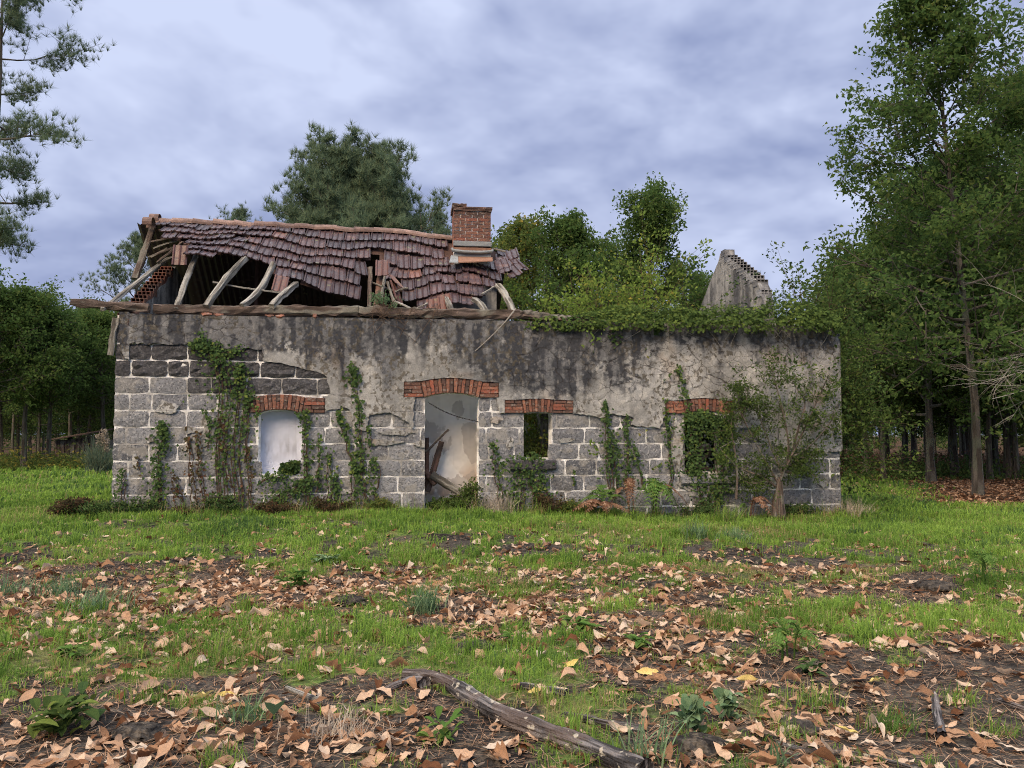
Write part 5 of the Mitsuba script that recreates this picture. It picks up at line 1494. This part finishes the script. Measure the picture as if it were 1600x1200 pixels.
def tree(label, px, D, ytop, R, base, prof_, mat, seed, per=16, spread=0.20, leaf=0.11, nb=46, sub=7, group=None, lean=(0, 0), r0=0.13, name='broadleaf_tree', up0=0.15, up1=1.1, flat=0.7):
    o = at(px, D)
    return plant(name, label, 'tree', o, R_(seed), top_of(ytop, D) - o[2], R, base, prof_, nb, r0, per, spread, leaf, mat, group, sub, up0, up1, 0.55, 3, lean, flat=flat)


# the big oaks at the right, close
tree('tall green oak at the right picture edge, nearest tree to the house', 1524, 20.0, -40, 3.75, 0.22, lambda q: 0.13 + 0.90 * (1 - q) ** 0.72, 'oak_leaf', 11, 14, 0.15, 0.14, 74, 9, r0=0.11, lean=(-0.9, 0), up0=-0.05)
tree('wide oak behind the nearest one, cut by the right picture edge', 1770, 22.0, -250, 4.6, 0.16, lambda q: 0.3 + 0.7 * (1 - q) ** 0.6, 'oak_leaf', 12, 15, 0.18, 0.15, 74, 9, r0=0.2)
tree('dark leafy oak between the house corner and the nearest oak', 1452, 26.0, 290, 2.7, 0.22, egg, 'oak_leaf', 13, 15, 0.17, 0.14, 50, 8)
tree('smaller oak whose crown fills the gap beside the house corner', 1385, 31.0, 440, 2.6, 0.25, egg, 'autumn_leaf', 14, 14, 0.18, 0.14, 44, 8)
tree('oak deeper in the wood behind the nearest trunk', 1490, 29.0, 235, 3.3, 0.22, egg, 'oak_leaf', 15, 13, 0.20, 0.16, 54, 8)
tree('oak at the far right edge behind the bare twigs', 1620, 27.0, 100, 4.0, 0.24, egg, 'oak_leaf', 16, 12, 0.24, 0.14, 60, 8)
# behind the house
tree('yellowing round tree just right of the chimney', 815, 29.0, 345, 2.2, 0.28, dome, 'autumn_leaf', 21, 16, 0.16, 0.13, 44, 8)
tree('green tree with yellow tips behind the roofless half', 895, 27.0, 328, 2.0, 0.25, egg, 'oak_leaf', 22, 16, 0.16, 0.13, 46, 8, up1=1.2)
tree('pointed dark green tree tallest behind the roofless half', 1018, 26.0, 312, 2.3, 0.2, lambda q: 0.38 + 0.62 * (1 - q) ** 0.8, 'oak_leaf', 23, 16, 0.16, 0.13, 56, 8, up1=1.1)
tree('low green tree left of the free gable', 1098, 31.0, 420, 1.4, 0.25, egg, 'oak_leaf', 24, 13, 0.17, 0.11, 34, 7)
tree('dark tree filling the gap behind the bright bushes', 950, 33.0, 380, 2.6, 0.2, dome, 'oak_leaf', 25, 12, 0.24, 0.13, 46, 7)
tree('dull green tree low behind the chimney', 770, 34.0, 372, 2.2, 0.2, dome, 'oak_leaf', 26, 12, 0.24, 0.13, 40, 7)
# the left wood
LT = [('front left oak with a light green crown', 40, 30, 452, 2.1, 'oak_leaf'), ('oak right of the front left one with a thin leaning trunk', 78, 31, 474, 2.0, 'oak_leaf'), ('dark oak between the hut and the front left oaks', 112, 34, 470, 2.3, 'oak_leaf'), ('oak next to the left corner of the house', 165, 33, 492, 2.2, 'oak_leaf'), ('oak at the left picture edge under the tall pine', -18, 29, 440, 2.3, 'oak_leaf'), ('tallest of the left oaks behind the front row', 62, 38, 455, 2.4, 'shrub_leaf'),
      ('leafy oak deep in the wood behind the beam end', 140, 39, 478, 2.4, 'oak_leaf'), ('oak partly hidden by the house corner', 205, 37, 500, 2.4, 'oak_leaf'), ('yellow green oak behind the left edge oak', 5, 37, 445, 2.5, 'shrub_leaf')]
for n_, (lab, px, D, yt, R, mat) in enumerate(LT):
    tree(lab, px, D, yt + 14 * (n_ % 3), R * 0.85, 0.36, egg, mat, 50 + n_, 12, 0.16, 0.13, 34, 7, r0=0.10, lean=(R_(n_).uniform(-.5, .5), 0))


def pine(label, px, D, ytop, R, base, seed, nb=60, sub=6, r0=0.16, prof_=dome, cut=None, needle=0.20, per=3, up0=-0.05, up1=1.2, lean=(0, 0), wid=0.016, tn=3):
    rng = R_(seed)
    k = numbered('pine_tree')
    tag(k, label, 'pine')
    o = at(px, D)
    wood, tips = twig_tree(rng, top_of(ytop, D) - o[2], R, base, prof_, nb, r0, lean, sub, up0, up1, tn, 0.03)
    placed(merge(wood), o).put(f'{k}__trunk', 'bark')
    tips = np.repeat(tips, per, 0) + rng.normal(0, 0.13, (len(tips) * per, 3))
    n = 20
    N = len(tips) * n
    c = np.repeat(tips, n, 0)
    axis_ = np.repeat(rng.normal(0, 0.35, (len(tips), 3)) + [0, 0, 1.1], n, 0)
    d = rng.normal(0, 0.62, (N, 3)) + axis_
    d /= np.linalg.norm(d, axis=1, keepdims=True)
    L = needle * rng.uniform(0.7, 1.15, N)[:, None]
    s = np.cross(d, rng.normal(0, 1, (N, 3)))
    s /= np.linalg.norm(s, axis=1, keepdims=True) + 1e-9
    V = np.stack([c - s * wid / 2, c + s * wid / 2, c + d * L], 1).reshape(-1, 3)
    f = np.arange(N * 3).reshape(-1, 3)
    ct = rng.random(len(tips))
    MB().add(V + o, f, np.repeat(np.stack([np.clip(0.6 * np.repeat(ct, n) + 0.4 * rng.random(N), 0, 1), rng.random(N)], -1), 3, 0)).put(f'{k}__crown', 'pine_needle')


pine('broad rounded pine rising behind the tiled roof', 556, 34.0, 270, 4.3, 0.42, 31, 100, 9, 0.22, lambda q: max(0.15, 0.95 * (1 - q ** 2.2) ** 0.6) * (0.8 + 0.2 * min(1, q / 0.2)), None, 0.33, 6, 0.2, 1.3, wid=0.022)
pine('little pine top over the ridge left of the broad pine', 368, 46.0, 318, 2.0, 0.55, 32, 26, 5, 0.14, egg, needle=0.26, up0=0.2)
pine('pine behind the left roof edge', 208, 40.0, 360, 2.1, 0.35, 33, 36, 6, 0.15, egg, needle=0.24)
pine('tall open pine at the left picture edge', -22, 24.0, -160, 2.1, 0.36, 34, 26, 9, 0.14, lambda q: 0.85 + 0.3 * math.sin(q * 23), None, 0.25, 4, -0.1, 0.45, wid=0.013)
pine('narrow pine showing right of the broad pine', 684, 40.0, 318, 1.5, 0.5, 35, 30, 5, 0.13, egg, needle=0.24, up0=0.3)

# woodland: three kinds of tree, repeated
PROTO = []
for n_, (H, R, base, mat, per) in enumerate([(9.0, 2.5, 0.30, 'oak_leaf', 8), (10.5, 2.2, 0.36, 'oak_leaf', 8), (7.5, 2.6, 0.26, 'shrub_leaf', 8)]):
    rng = R_(600 + n_)
    wood, tips = twig_tree(rng, H, R, base, egg, 36, 0.11, (0.2, 0), 6, 0.1, 1.1, 3)
    v, f, uv = clump_leaves(tips, per, 0.28, 0.19, rng, 0.6)
    merge(wood).put('tmp', 'bark')
    tw = scene.pop('tmp')
    MB().add(v, f, uv).put('tmp', mat)
    cw = scene.pop('tmp')
    scene[f'shape_trunk_{n_}'] = {'type': 'shapegroup', 'wood': tw}
    scene[f'shape_crown_{n_}'] = {'type': 'shapegroup', 'leaves': cw}
    PROTO.append((f'shape_trunk_{n_}', f'shape_crown_{n_}'))


def stand_in(k, n_, loc, rz, s, parts=True):
    M = T().translate(np.asarray(loc).tolist()).rotate([0, 0, 1], float(rz)).scale([float(s), float(s), float(s)])
    for part, g in zip(('trunk', 'crown'), PROTO[n_]):
        scene[f'{k}__{part}' if parts else f'{k}{part}'] = {'type': 'instance', 'shapegroup': {'type': 'ref', 'id': g}, 'to_world': M}


rng = R_(700)
wood_r = []
for n_ in range(40):
    px, D = rng.uniform(1318, 1680), rng.uniform(27, 62)
    wood_r.append((px, D))
for n_, (px, D) in enumerate(wood_r):
    k = numbered('woodland_tree')
    tag(k, 'slim dark tree standing deep in the shaded wood right of the house', 'tree', 'trees in the wood right of the house')
    stand_in(k, int(rng.integers(0, 3)), at(px, D), rng.uniform(0, 360), rng.uniform(0.75, 1.1))
for n_ in range(24):
    px, D = rng.uniform(-120, 250), rng.uniform(34, 58)
    k = numbered('woodland_tree')
    tag(k, 'slim dark tree standing deep in the shaded wood left of the house', 'tree', 'trees in the wood left of the house')
    stand_in(k, int(rng.integers(0, 3)), at(px, D), rng.uniform(0, 360), rng.uniform(0.5, 0.72))
c = 0
for ring_, (D0, D1, n) in enumerate([(62, 80, 70), (85, 120, 70)]):      # the far wood, one mass
    for n_ in range(n):
        a = math.radians(-58 + 116 * (n_ + rng.random()) / n)
        D = rng.uniform(D0, D1)
        x, y = D * math.sin(a), D * math.cos(a)
        if abs(a) < math.radians(24) and D < 84:
            sc = 0.55
        else:
            sc = rng.uniform(0.75, 1.0)
        c += 1
        M = T().translate([x, y, float(gh(x, y)) - (2.6 * sc if ring_ else 0.8)]).rotate([0, 0, 1], float(rng.uniform(0, 360))).scale([sc * 1.25, sc * 1.25, sc])
        p_ = PROTO[int(rng.integers(0, 3))]
        for g in p_:
            scene[f'distant_wood__{c:03d}'] = {'type': 'instance', 'shapegroup': {'type': 'ref', 'id': g}, 'to_world': M}
            c += 1
tag('distant_wood', 'far mass of trees closing the view behind the woods', 'wood', kind='stuff')
# undergrowth in the woods
for n_, (x0, x1, D0, D1, mat, lab, num, h) in enumerate([(-160, 185, 29.5, 34, 'autumn_leaf', 'low brown green undergrowth along the left wood edge', 60, 0.7), (1315, 1700, 30, 40, 'fern_brown', 'rusty bracken on the floor of the right wood', 60, 0.8), (1315, 1700, 27, 34, 'oak_leaf', 'low green undergrowth in the right wood', 40, 0.8)]):
    rng = R_(800 + n_)
    m = MB()
    for s in range(num):
        o = at(rng.uniform(x0, x1), rng.uniform(D0, D1))
        n = 160
        c_ = o + np.stack([rng.normal(0, .55, n), rng.normal(0, .4, n), np.abs(rng.normal(0, h * 0.4, n))], -1)
        v, f = leaf_cards(c_, 0.14 * rng.uniform(.6, 1.2, n), rng.normal(0, .7, (n, 3)) + [0, 0, .5], rng, 0.5)
        m.add(v, f, np.repeat(rng.random((n, 2)), 4, 0))
    k = numbered('undergrowth')
    m.put(k, mat)
    tag(k, lab, 'undergrowth', kind='stuff')
# bare dead branches at the right edge
k = 'dead_branch'
tag(k, 'spray of bare pale twigs reaching in from the right edge', 'branch')
rng = R_(61)
m = MB()
def fork(o, d, L, r, lev):
    n = 6
    P = [o]
    for s in range(n):
        d = d + rng.normal(0, 0.12, 3) + [0, 0, -0.03]
        d = d / np.linalg.norm(d)
        P.append(P[-1] + d * L / n)
    m.add(*tube(P, np.linspace(r, r * 0.35, n + 1), 4, False))
    if lev:
        for q in range(5):
            i_ = rng.integers(1, n)
            fork(P[i_], d + rng.normal(0, 0.55, 3), L * rng.uniform(0.4, 0.7), r * 0.5, lev - 1)
dd = ray(1690, 560)
o = CAM + dd * (16.5 / dd[1])
for s in range(5):
    fork(o + rng.normal(0, 0.25, 3), np.array([-1.0, rng.normal(0, .3), rng.uniform(-.45, .25)]), rng.uniform(1.6, 2.4), 0.014, 2)
m.put(k, 'pale_twig')

# ---------------------------------------------------------------- the foreground: logs, leaves, grass
def stick(label, pts, r0, r1, seed, mat='log', name='fallen_branch', cat='branch', lift=0.6, n=16, rough=0.12):
    rng = R_(seed)
    P = np.array([G(*p) for p in pts])
    P[:, 2] += np.linspace(r0, r1, len(P)) * lift
    P = catmull(P, n)
    sides = 12 if r0 > 0.03 else 7
    rad = np.linspace(r0, r1, n)
    v, f = tube(P, rad, sides)
    c = np.repeat(P, sides, 0)
    k_ = 1 + rough * (meshkit.fbm(v * 14, 3, seed) - 0.5) * 2 + 0.25 * (meshkit.noise(v * 5, seed + 1) - 0.5)
    v = c + (v - c) * k_[:, None]
    uv_ = grain(v, sides, seed * 0.37)
    k = numbered(name)
    tag(k, label, cat)
    MB().add(v, f, uv_).put(k, mat, smooth=True)


stick('thick charred branch lying across the bottom centre foreground', [(632, 1062), (668, 1064), (703, 1077), (735, 1098), (790, 1129), (860, 1157), (930, 1184), (1010, 1218)], 0.042, 0.054, 1, n=40, rough=0.3)
stick('rotten dark stub at the left end of the thick branch', [(590, 1088), (616, 1078), (640, 1070), (664, 1074)], 0.018, 0.04, 2, rough=0.5)
stick('charred stick just behind the thick branch', [(880, 1122), (915, 1128), (950, 1138), (1005, 1146)], 0.022, 0.028, 3, rough=0.3)
stick('short black stick upper left of the charred stick', [(812, 1076), (845, 1080), (885, 1088)], 0.024, 0.022, 4)
stick('grey splintered stick left of the thick branch', [(448, 1078), (470, 1088), (500, 1100)], 0.016, 0.022, 5, 'grey_wood')
stick('upright weathered stick half buried in the leaves at the right', [(1460, 1092), (1464, 1120), (1472, 1160)], 0.022, 0.026, 6, lift=1.0)
stick('long thin stick at the bottom right edge', [(1215, 1165), (1270, 1178), (1330, 1180), (1400, 1196), (1470, 1215)], 0.014, 0.012, 7)
stick('stick pointing in from the right picture edge', [(1560, 1098), (1585, 1106), (1625, 1120)], 0.018, 0.016, 8)
stick('thin curved stick on the right lawn', [(1530, 870), (1560, 858), (1610, 850)], 0.02, 0.014, 9, 'brown_twig')
stick('short mossy stick left of the centre grass', [(520, 995), (545, 992), (575, 988)], 0.022, 0.018, 10)
stick('thin twig among the leaves at the left', [(150, 972), (200, 970), (212, 978)], 0.010, 0.006, 11, 'brown_twig')
stick('small branch on the soil right of centre', [(1250, 945), (1275, 942), (1300, 948)], 0.012, 0.01, 12)
for n_, (px, py, r, lab) in enumerate([(1030, 918, 0.13, 'dark soil clod right of the sedge tuft on the lawn'), (592, 915, 0.10, 'small dark clod among the leaves in the middle'), (545, 942, 0.14, 'black clod below the leafy weed'), (215, 1150, 0.12, 'black soil lump in the lower left'), (1465, 920, 0.18, 'flat soil clod on the right lawn'), (1090, 1168, 0.12, 'dark earth lump by the brambles'), (740, 1015, 0.12, 'dark root clod above the thick branch'), (1245, 1140, 0.10, 'matted black clod right of the brambles')]):
    ic = trimesh.creation.icosphere(3)
    v = np.array(ic.vertices)
    v = v * (0.75 + 0.6 * meshkit.fbm(v * 2.2 + n_ * 7, 4, n_))[:, None] * [r, r, r * 0.42] * (0.9 + 0.25 * meshkit.noise(v * 9, n_))[:, None]
    k = numbered('soil_clod')
    tag(k, lab, 'clod')
    MB().add(v + G(px, py), np.array(ic.faces), (0.0, 0.0)).put(k, 'soil', smooth=True)

# dry leaves
rng = R_(2024)


def leaf_mesh(o, L, W, yaw, pitch, roll, curl, cup, rng, seg=7):
    t = np.linspace(0, 1, seg + 1)
    w = np.interp(t, [0, 0.1, 0.25, 0.5, 0.7, 0.88, 1], [0.03, 0.35, 0.78, 1.0, 0.86, 0.42, 0.0]) * W / 2 * rng.uniform(0.93, 1.07, seg + 1)
    x = (t - 0.5) * L
    z = curl * L * ((t - 0.5) ** 2 * 4 - 0.4) + rng.normal(0, 0.02 * L, seg + 1)
    ed = cup * w * 1.3 + rng.normal(0, 0.22, seg + 1) * w
    x = x + rng.normal(0, 0.0, seg + 1)
    side_ = rng.normal(0, 0.10) * W * np.sin(t * 3.1)
    V = np.stack([np.stack([x, side_ - w, z + ed], -1), np.stack([x, side_, z], -1), np.stack([x, side_ + w, z + ed * rng.uniform(-0.2, 1.5)], -1)], 1).reshape(-1, 3)
    cy, sy, cp, sp, cr, sr = math.cos(yaw), math.sin(yaw), math.cos(pitch), math.sin(pitch), math.cos(roll), math.sin(roll)
    Rm = np.array([[cy, -sy, 0], [sy, cy, 0], [0, 0, 1]]) @ np.array([[cp, 0, sp], [0, 1, 0], [-sp, 0, cp]]) @ np.array([[1, 0, 0], [0, cr, -sr], [0, sr, cr]])
    V = V @ Rm.T
    V[:, 2] -= np.percentile(V[:, 2], 18)
    f = [[3 * i_ + c_, 3 * i_ + c_ + 1, 3 * i_ + c_ + 4, 3 * i_ + c_ + 3] for i_ in range(seg) for c_ in range(2)]
    return V + o, np.array(f)


def litter_density(x, y):
    p = np.stack([x, y, np.zeros_like(x)], -1)
    n = meshkit.fbm(p * np.array([0.9, 1.0, 1]), 4, 55)
    d = np.interp(y, [3.3, 4.0, 4.6, 5.4, 6.2, 7.2, 8.4, 9.5, 10.6, 12], [0.75, 0.50, 0.30, 0.30, 0.70, 0.85, 0.65, 0.34, 0.10, 0.02])
    d = d + 0.9 * np.exp(-((x - 0.05) / 0.55) ** 2 - ((y - 3.95) / 0.35) ** 2) + 0.7 * np.exp(-((x - 2.0) / 0.6) ** 2 - ((y - 4.6) / 0.5) ** 2) + 0.5 * np.exp(-((x + 1.8) / 0.7) ** 2 - ((y - 6.3) / 0.7) ** 2) + 0.5 * np.exp(-((x + 1.7) / 0.5) ** 2 - ((y - 4.0) / 0.35) ** 2)
    d = d - 0.6 * np.exp(-((x + 0.5) / 0.6) ** 2 - ((y - 5.4) / 0.6) ** 2) - 0.5 * np.exp(-((x - 4.2) / 1.2) ** 2 - ((y - 8.0) / 1.0) ** 2)
    return np.clip(d * (0.25 + 3.0 * np.clip(n - 0.36, 0, 1)), 0, 1.6)


N = 62000
y = np.sqrt(rng.uniform(3.1 ** 2, 13 ** 2, N))
x = rng.uniform(-0.66, 0.66, N) * (y + 0.3)
keep = rng.random(N) < (0.04 + litter_density(x, y) * 0.40)
x, y = x[keep], y[keep]
order = np.argsort(y)
x, y = x[order], y[order]
z = gh(x, y)
print('leaves', len(x))
lm, near = MB(), 0
MARKS = [(90, 1150, 'the glossy dark seedling'), (315, 1098, 'the large pale yellow leaf'), (530, 1140, 'the dry straw coloured tuft'), (640, 1070, 'the left end of the thick branch'), (800, 1138, 'the middle of the thick branch'), (945, 1190, 'the right end of the thick branch'), (850, 1082, 'the short black stick'), (1010, 1057, 'the bright yellow leaf'), (1100, 1140, 'the bramble patches'),
         (1272, 1102, 'the bright tuft among the leaves'), (1464, 1130, 'the upright stick'), (1392, 1145, 'the feathery dark tuft'), (1300, 1182, 'the long thin stick'), (1565, 1150, 'the vivid tuft at the right edge'), (340, 1192, 'the bright tuft at the bottom edge'), (215, 1150, 'the black soil lump'), (105, 1030, 'the broad leaved weed at the left'), (470, 1088, 'the grey splintered stick')]
for n_ in range(len(x)):
    big = rng.random() < 0.45
    L = rng.uniform(0.085, 0.15) if big else rng.uniform(0.045, 0.09)
    v, f = leaf_mesh(np.array([x[n_], y[n_], z[n_] + rng.uniform(0.0, 0.022)]), L, L * rng.uniform(0.30, 0.50), rng.uniform(0, 6.28), rng.normal(0, 0.20), rng.normal(0, 0.28), rng.normal(0.06, 0.20), rng.uniform(-0.3, 1.2), rng)
    uv = (rng.random(), rng.random())
    px, py = project(v.mean(0))
    if near < 290 and big and -5 < px < 1605 and py < 1203:
        near += 1
        k = numbered('fallen_leaf')
        cl = 'dark brown' if uv[1] > 0.8 else 'pale beige' if uv[1] < 0.15 or uv[0] > 0.62 else 'orange tan'
        q_ = min(MARKS, key=lambda m_: (m_[0] - px) ** 2 + (2.2 * (m_[1] - py)) ** 2)
        dx_, dy_ = px - q_[0], 2.2 * (py - q_[1])
        wh = ('left of' if dx_ < 0 else 'right of') if abs(dx_) > abs(dy_) else ('behind' if dy_ < 0 else 'in front of')
        tag(k, f'{"large" if L > 0.13 else "small"} {cl} dry leaf lying {wh} {q_[2]}', 'leaf', 'dry leaves scattered over the foreground')
        MB().add(v, f, uv).put(k, 'litter', smooth=True)
    else:
        lm.add(v, f, uv)
# leaf crumbs, and the brown carpet under the right wood
N = 5200
y = np.sqrt(rng.uniform(3.1 ** 2, 11 ** 2, N * 4))
x = rng.uniform(-0.66, 0.66, N * 4) * y
kp = rng.random(N * 4) < 0.12 + 0.3 * litter_density(x, y)
x, y = x[kp], y[kp]
n = len(x)
v, f = leaf_cards(np.stack([x, y, gh(x, y) + 0.008], -1), rng.uniform(0.015, 0.05, n), rng.normal(0, .35, (n, 3)) + [0, 0, 1], rng, 0.5)
lm.add(v, f, np.repeat(np.stack([rng.random(n), rng.uniform(0.3, 1, n)], -1), 4, 0))
N = 30000
y = rng.uniform(17, 34, N)
x = rng.uniform(6, 24, N)
kp = (rng.random(N) < woodland_floor(x, y) * 0.6 + 0.03) & (np.abs(x / y) < 0.68)
x, y = x[kp], y[kp]
n = len(x)
v, f = leaf_cards(np.stack([x, y, gh(x, y) + 0.02], -1), rng.uniform(0.08, 0.16, n), rng.normal(0, .35, (n, 3)) + [0, 0, 1], rng, 0.5)
lm.add(v, f, np.repeat(np.stack([rng.random(n), rng.uniform(0.55, 1, n)], -1), 4, 0))
lm.put('leaf_litter', 'litter', smooth=True)
tag('leaf_litter', 'layer of smaller brown leaves spread over the grass and soil', 'leaf litter', kind='stuff')
for n_, (px, py, L, lab) in enumerate([(312, 1098, 0.17, 'pale yellow leaf lying flat at the lower left'), (354, 1092, 0.10, 'small pale yellow leaf propped beside the larger one'), (1012, 1057, 0.14, 'bright yellow leaf on the bare soil right of centre'), (1168, 1070, 0.13, 'yellow leaf folded upright on the dark soil'), (893, 1046, 0.11, 'yellow green leaf in the litter above the thick branch'), (1366, 1070, 0.10, 'yellow leaf standing among brown leaves at the right'),
                                       (836, 1088, 0.09, 'tiny yellow leaf below the short black stick'), (1125, 944, 0.12, 'yellow leaf in the leaf bank right of centre'), (1010, 1003, 0.09, 'orange yellow leaf on the soil'), (945, 1001, 0.09, 'small amber leaf left of the orange yellow one'), (1370, 952, 0.12, 'yellow leaf at the edge of the right lawn'), (1325, 1150, 0.12, 'mustard leaf in front of the bright tuft')]):
    k = numbered('yellow_leaf')
    tag(k, lab, 'leaf')
    v, f = leaf_mesh(G(px, py) + [0, 0, 0.02], L, L * 0.42, rng.uniform(-.5, .5), rng.normal(0, .25), rng.normal(0, .5), 0.1, 0.4, rng)
    MB().add(v, f, (rng.random(), 0.5)).put(k, 'yellow_leaf_skin')

# grass
rng = R_(99)


def turf(N, y0, y1, cap, per, L, wid, seed, xr=0.68):
    rng = R_(seed)
    y = np.sqrt(rng.uniform(y0 ** 2, y1 ** 2, N))
    x = rng.uniform(-xr, xr, N) * (y + 0.3)
    q = world(np.zeros(3))
    rel = np.stack([x, y], -1) - HL[:2]
    uu, ww = rel @ EU[:2], rel @ EW[:2]
    inside = (uu > -0.05) & (uu < LEN + 0.05) & (ww > -0.06) & (ww < 5.4)
    gc = grass_cover(x, y)
    kp = (rng.random(N) < cap * np.clip(gc * 1.15 - 0.08, 0.0, 1)) & ~inside
    x, y, gc = x[kp], y[kp], gc[kp]
    n = len(x)
    tl = meshkit.fbm(np.stack([x * 1.6, y * 1.6, x * 0], -1), 3, 71)
    dry = meshkit.fbm(np.stack([x * 0.8, y * 0.9, x * 0], -1), 3, 72)
    h = L * (0.35 + 1.0 * tl) * (0.55 + 0.6 * gc)
    m = n * per
    i_ = np.repeat(np.arange(n), per)
    bx, by = x[i_] + rng.normal(0, 0.035, m), y[i_] + rng.normal(0, 0.035, m)
    bz = gh(bx, by) - 0.006
    a = rng.uniform(0, 6.283, m)
    ln = h[i_] * rng.uniform(0.55, 1.25, m)
    o = rng.uniform(0.15, 0.95, m)
    d = np.stack([np.cos(a), np.sin(a), 0 * a], -1)
    b0 = np.stack([bx, by, bz], -1)
    s = np.stack([-np.sin(a), np.cos(a), 0 * a], -1) * (wid * rng.uniform(0.7, 1.3, m))[:, None]
    mid = b0 + d * (o * ln * 0.28)[:, None] + np.array([0, 0, 1.0]) * (ln * 0.62)[:, None]
    tip = b0 + d * (o * ln * 0.95)[:, None] + np.array([0, 0, 1.0]) * (ln * (1.0 - 0.35 * o))[:, None]
    V = np.stack([b0 - s / 2, b0 + s / 2, mid + s * 0.4, mid - s * 0.4, tip], 1).reshape(-1, 3)
    f = np.arange(m)[:, None, None] * 5 + np.array([[0, 1, 2], [0, 2, 3], [3, 2, 4]])[None]
    hue = meshkit.fbm(np.stack([x * 1.1, y * 1.1, x * 0], -1), 3, 73)
    uv = np.stack([np.clip(0.5 + 0.22 * S(9, 11, y)[i_] + 1.6 * (hue[i_] - 0.5) + rng.normal(0, 0.22, m), 0, 1), np.clip(0.5 - 0.12 * S(9, 11, y)[i_] + 1.1 * (dry[i_] - 0.48) + rng.normal(0, 0.2, m), 0, 1)], -1)
    return V, f.reshape(-1, 3), np.repeat(uv, 5, 0)


gmsh = MB()
for args in [(7000, 3.1, 6.4, 0.62, 14, 0.085, 0.0045, 1), (14000, 6.0, 9.8, 0.62, 11, 0.10, 0.0065, 2), (13000, 9.4, 14.9, 0.85, 10, 0.135, 0.0095, 3)]:
    gmsh.add(*turf(*args))
gmsh.add(*turf(2600, 3.1, 12.5, 0.40, 26, 0.17, 0.0075, 6))
# a ragged fringe of tall grass and seed stalks along the foot of the wall
rng = R_(123)
for s in range(520):
    u_, w_ = rng.uniform(-0.3, LEN + 0.4), -0.06 - abs(rng.normal(0, 0.22))
    o_ = world(np.array([u_, w_, 0.0]))
    if 4.75 < u_ < 6.0 and w_ > -0.15:
        continue
    o_[2] = float(gh(o_[0], o_[1]))
    hgt = 0.16 + 0.34 * rng.random() ** 2.5
    mm = MB()
    blades(mm, o_, int(rng.integers(5, 11)), hgt, 0.008, rng, 0.04, 0.7, 3)
    uv_ = np.vstack(mm.t)
    uv_[:, 1] = np.where(rng.random() < 0.38, 0.95, 0.1 + 0.5 * uv_[:, 1])
    gmsh.add(np.vstack(mm.v), np.vstack(mm.f), uv_)
gmsh.put('grass', 'grass')
tag('grass', 'short bright green grass on the clearing before the ruin', 'grass', kind='stuff')
fm = MB()
for args in [(14000, 14.5, 22, 0.9, 6, 0.15, 0.02, 4, 0.75), (9000, 21, 38, 0.9, 5, 0.20, 0.04, 5, 0.8)]:
    fm.add(*turf(*args))
fm.put('meadow_grass', 'grass')
tag('meadow_grass', 'green meadow grass running back to the woods on both sides', 'grass', kind='stuff')
# dead stalks and pine needles on the soil
N = 42000
y = np.sqrt(rng.uniform(3.1 ** 2, 9.5 ** 2, N))
x = rng.uniform(-0.66, 0.66, N) * (y + 0.2)
kp = rng.random(N) < 1.1 - grass_cover(x, y)
x, y = x[kp], y[kp]
n = len(x)
a, L = rng.uniform(0, 6.28, n), rng.uniform(0.05, 0.17, n)
c_ = np.stack([x, y, gh(x, y) + rng.uniform(0.002, 0.018, n)], -1)
d = np.stack([np.cos(a), np.sin(a), rng.normal(0, 0.18, n)], -1) * L[:, None] / 2
s = np.stack([-np.sin(a), np.cos(a), 0 * a], -1) * 0.0018
V = np.stack([c_ - d - s, c_ - d + s, c_ + d], 1).reshape(-1, 3)
MB().add(V, np.arange(3 * n).reshape(-1, 3), np.repeat(np.stack([rng.random(n), rng.uniform(0.2, 1, n)], -1), 3, 0)).put('dry_straw', 'litter')
tag('dry_straw', 'thin dry stalks and needles strewn on the dark soil', 'straw', kind='stuff')
print('entries', len(scene), 'triangles', sum(len(meshkit.WRITTEN[d_['filename']][1]) for d_ in scene.values() if isinstance(d_, dict) and d_.get('type') == 'ply'))
